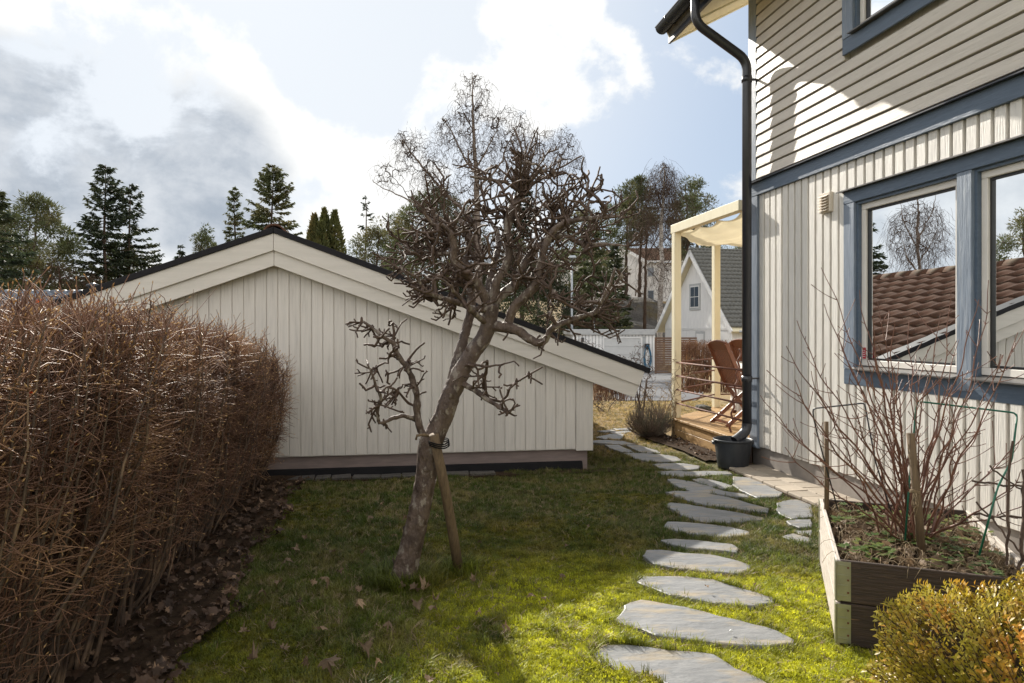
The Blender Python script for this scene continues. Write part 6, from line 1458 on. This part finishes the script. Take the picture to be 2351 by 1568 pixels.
pine('mid green pine low behind the left side of the pruned crown', 950, 540, 50, 2.6, 6.0, seed=25, n=70, cl=.6)
pine('shaggy pine between the two roofs of the pale rendered house', 1310, 560, 66, 3.0, 6, seed=26, n=70, cl=.6)
# thuja group: tight columns of foliage
for k, (tx, ty, w_, lb) in enumerate(((722, 490, .55, 'left column of the thuja clump behind the roof'), (745, 478, .6, 'tallest middle column of the thuja clump behind the roof'), (768, 482, .6, 'right column of the thuja clump behind the roof'), (738, 508, .5, 'lower bronze column in front of the thuja clump'))):
    q = np.random.default_rng(300 + k); top = at(tx, ty, 36 - (1 if k == 3 else 0)); zb_ = -1.0; H = top.z - zb_; root = thing('thuja_tree', lb, 'tree', (top.x, top.y, zb_), 0, 'thuja columns behind the garage')
    tube_obj('trunk', [np.array([[0, 0, 0], [0, 0, H * .5], [0, 0, H * .9]])], [np.array([.1, .06, .02])], 6, M['conifer_trunk'], root)
    n = 5200; z = H * (.05 + .95 * q.random(n) ** .8); R_ = 1.55 * w_ * np.clip((1 - (z / H) ** 3.2), .03, 1) * (.75 + .3 * q.random(n)); a = q.random(n) * 6.28; P_ = np.stack([R_ * np.cos(a), R_ * np.sin(a), z - .15], 1); D_ = np.stack([np.cos(a) * .4, np.sin(a) * .4, np.ones(n)], 1) + q.normal(0, .25, (n, 3))
    V, Fc = sprays(P_, D_, .24, .10, 0, q); link('crown', arrmesh('crown', V, Fc), M['thuja'], root)

def birch(name, label, skel_px, clouds, Y, seed, rtip=.012, step=.35, dr=.12, m1=M['fartwig'], m2=None, hang=0, dY=3.0, ex=.42, base=None, hl=.9):
    q = np.random.default_rng(seed); sk_ = []
    zb_ = float(terr(Y)) if base is None else base
    for pl in skel_px: sk_.append([(*at(p[0], p[1], Y + (p[3] if len(p) > 3 else 0)), p[2]) for p in pl])
    b0 = np.array([sk_[0][0][0], sk_[0][0][1], zb_]); sk_[0] = [(b0[0], b0[1], zb_, sk_[0][0][3] * 1.15)] + sk_[0]
    A = []
    for x, y, rx, ry, n in clouds: A.append(in_ell(np.array(at(x, y, Y)), (rx * Y / F, dY * .5 + rx * Y / F * .3, ry * Y / F), int(n * 1.3), q, .15))
    A = np.concatenate(A); C2, R2 = grow(sk_, A, step, .18, rtip, ex, droop=dr, rn=q, curl=.3); root = thing(name, label, 'tree', tuple(b0))
    bg_ = [i for i in range(len(C2)) if R2[i].max() > rtip * 6]; s2 = [i for i in range(len(C2)) if R2[i].max() <= rtip * 6]
    tube_obj('trunk', [C2[i] - b0 for i in bg_], [R2[i] for i in bg_], 6, m2 or M['birchbark'], root)
    ch_, ra_ = [C2[i] - b0 for i in s2], [R2[i] for i in s2]
    if hang:
        for h in range(hang):
            p = A[q.integers(0, len(A))] + q.normal(0, .25, 3) - b0; L_ = hl * (.4 + .8 * q.random()); t = np.linspace(0, 1, 4)[:, None]; dd = np.array([q.normal(0, .45), q.normal(0, .45), -.15]); ch_.append(p + dd * L_ * t + np.array([0, 0, -.75]) * L_ * t * t); ra_.append(np.full(4, rtip * .62))
    tube_obj('branches', ch_, ra_, 3, m1, root); return root
birch('birch_tree', 'tall spreading leafless birch behind the pruned fruit tree',
      [[(1098, 760, .30), (1098, 600, .26), (1096, 500, .22), (1094, 430, .18), (1092, 380, .15), (1088, 330, .11), (1086, 260, .08), (1085, 200, .04), (1084, 168, .02)],
       [(1096, 520, .14), (1060, 480, .12), (1010, 430, .09), (975, 390, .07), (940, 345, .05), (925, 315, .03)],
       [(1096, 430, .09), (1130, 400, .07), (1155, 370, .06), (1160, 340, .045), (1190, 290, .03), (1196, 262, .015)],
       [(1092, 400, .08), (1070, 370, .07), (1050, 330, .05), (1035, 300, .04), (1015, 270, .02)],
       [(1093, 385, .07), (1115, 350, .05), (1135, 310, .035), (1150, 270, .02)],
       [(1087, 300, .05), (1070, 270, .03), (1052, 235, .015)], [(1087, 250, .04), (1100, 225, .025), (1118, 195, .012)],
       [(1080, 540, .10), (1010, 500, .08), (960, 470, .06), (920, 450, .045), (880, 432, .03), (855, 415, .015)],
       [(940, 458, .04), (925, 430, .03), (895, 400, .02), (875, 372, .012)]],
      [(1086, 215, 45, 50, 200), (1090, 300, 85, 60, 380), (1170, 290, 55, 45, 200), (1040, 300, 50, 45, 150), (960, 360, 55, 55, 240), (930, 330, 30, 30, 90), (1050, 400, 90, 60, 330), (1130, 380, 70, 60, 260), (1000, 450, 70, 40, 130), (890, 405, 38, 35, 70), (1180, 330, 40, 50, 120), (1040, 480, 90, 60, 160)],
      46, 1, rtip=.012, step=.3, hang=2300, hl=.65, ex=.46, dr=.04)
birch('birch_tree', 'smaller pale leafless birch right of the tall spreading one',
      [[(1235, 700, .14), (1232, 560, .12), (1228, 470, .10), (1235, 400, .07), (1240, 350, .05), (1238, 310, .02)], [(1232, 440, .06), (1270, 400, .045), (1295, 350, .03), (1318, 310, .012)], [(1232, 470, .05), (1290, 430, .035), (1320, 390, .025), (1335, 365, .01)], [(1234, 420, .05), (1205, 370, .03), (1195, 330, .012)]],
      [(1245, 345, 55, 50, 330), (1295, 335, 35, 40, 190), (1320, 375, 28, 22, 80), (1210, 340, 40, 40, 150), (1260, 420, 70, 50, 220)], 58, 2, rtip=.013, step=.35, hang=900, hl=.9, m1=M['fartwig'])
birch('birch_tree', 'weeping birch with a white trunk left of the pergola',
      [[(1515, 760, .20), (1516, 690, .19), (1520, 600, .16), (1518, 540, .13), (1520, 480, .10), (1524, 440, .07), (1526, 400, .05), (1524, 375, .02)], [(1520, 480, .05), (1508, 440, .035), (1498, 405, .015)], [(1522, 460, .05), (1540, 420, .03), (1548, 395, .012)],
       [(1518, 560, .05), (1545, 530, .035), (1565, 510, .015)], [(1518, 580, .05), (1490, 550, .03), (1475, 545, .012)], [(1518, 620, .045), (1545, 590, .03), (1560, 575, .012)], [(1518, 650, .04), (1490, 620, .025), (1470, 610, .012)]],
      [(1522, 415, 36, 40, 260), (1520, 470, 48, 50, 200), (1515, 560, 60, 60, 110), (1510, 640, 60, 50, 70)], 48, 3, rtip=.011, step=.3, hang=1500, hl=1.5, m2=M['whitebark'])
birch('bare_tree', 'brown leafless tree mass between the pines and the weeping birch', [[(1480, 720, .14), (1482, 620, .11), (1485, 540, .07), (1488, 490, .03)], [(1482, 600, .06), (1510, 540, .04), (1530, 495, .015)]],
      [(1475, 520, 40, 40, 260), (1545, 520, 35, 40, 200)], 56, 4, rtip=.012, step=.4, hang=700, hl=1.2, m2=M['fartwig'])
birch('bare_tree', 'reddish brown leafless tree filling the gap behind the centre of the pruned crown', [[(1050, 760, .15), (1050, 640, .12), (1055, 560, .08), (1058, 500, .03)]],
      [(1060, 560, 90, 70, 520), (1140, 600, 60, 60, 220), (1230, 600, 60, 60, 260)], 47, 5, rtip=.012, step=.4, hang=1500, hl=1.1, m2=M['fartwig'])
birch('bare_tree', 'thin bare scrub at the left foot of the two tall spruces', [[(140, 720, .08), (138, 650, .06), (136, 610, .02)]], [(135, 630, 30, 28, 140), (200, 650, 40, 20, 120)], 40, 6, rtip=.01, step=.3, hang=300, hl=.7, m2=M['fartwig'])
# trees beyond the left edge of the photo: the window panes reflect them
def off(x, Y): return CX + x / Y * F
X_, Y_ = -37, 39
birch('birch_tree', 'bare birch beyond the hedge that shows only as a reflection in the left window pane', [[(off(X_, Y_), 700, .2), (off(X_, Y_), 560, .14), (off(X_, Y_) + 6, 440, .08), (off(X_, Y_), 330, .02)]] + [[(off(X_, Y_), 600 - 40 * k, .06), (off(X_, Y_) + (-1) ** k * 55, 540 - 45 * k, .035), (off(X_, Y_) + (-1) ** k * 75, 470 - 42 * k, .012)] for k in range(4)],
      [(off(X_, Y_), 480, 85, 110, 500)], Y_, 9, rtip=.011, step=.35, hang=1200, hl=1.2)
for k, (X_, Y_, h_) in enumerate(((-44, 36, 10), (-34, 46, 9), (-48, 30, 11), (-40, 52, 10), (-30, 52, 8), (-52, 24, 11))):
    pine(['dense pine', 'bushy pine', 'tall pine', 'dark pine', 'short pine', 'wide pine'][k] + ' of the wood beyond the left hedge, seen mirrored in the house windows', off(X_, Y_), HY - (h_ - CAMH) / Y_ * F, Y_, 3.2, 7, seed=400 + k, n=70, cl=.7, den=70, name='pine_tree')
# a low wood closing the horizon
q = np.random.default_rng(900); P_, D_ = [], []
for k in range(260):
    a = -1.25 + 2.3 * k / 260 + q.normal(0, .01); Rr_ = 105 + 25 * q.random(); x, y = math.sin(a) * Rr_, math.cos(a) * Rr_; z0 = float(terr(y)); h = (5 + 4 * q.random()) * (1 if a > -.1 else .35); n = 420; z = h * q.random(n) ** 1.1; w_ = 2.6 * (1 - (z / h) ** 1.5) * q.random(n) ** .5; an = q.random(n) * 6.28
    P_.append(np.stack([x + w_ * np.cos(an), y + w_ * np.sin(an), z0 + z], 1)); D_.append(np.stack([np.cos(an), np.sin(an), .2 * np.ones(n)], 1) + q.normal(0, .3, (n, 3)))
V, Fc = sprays(np.concatenate(P_), np.concatenate(D_), .95, .42, .2, q); o = link('distant_wood', arrmesh('distant_wood', V, Fc), M['spruce']); tag(o, 'far dark wood along the horizon behind the houses', 'wood', kind='stuff')
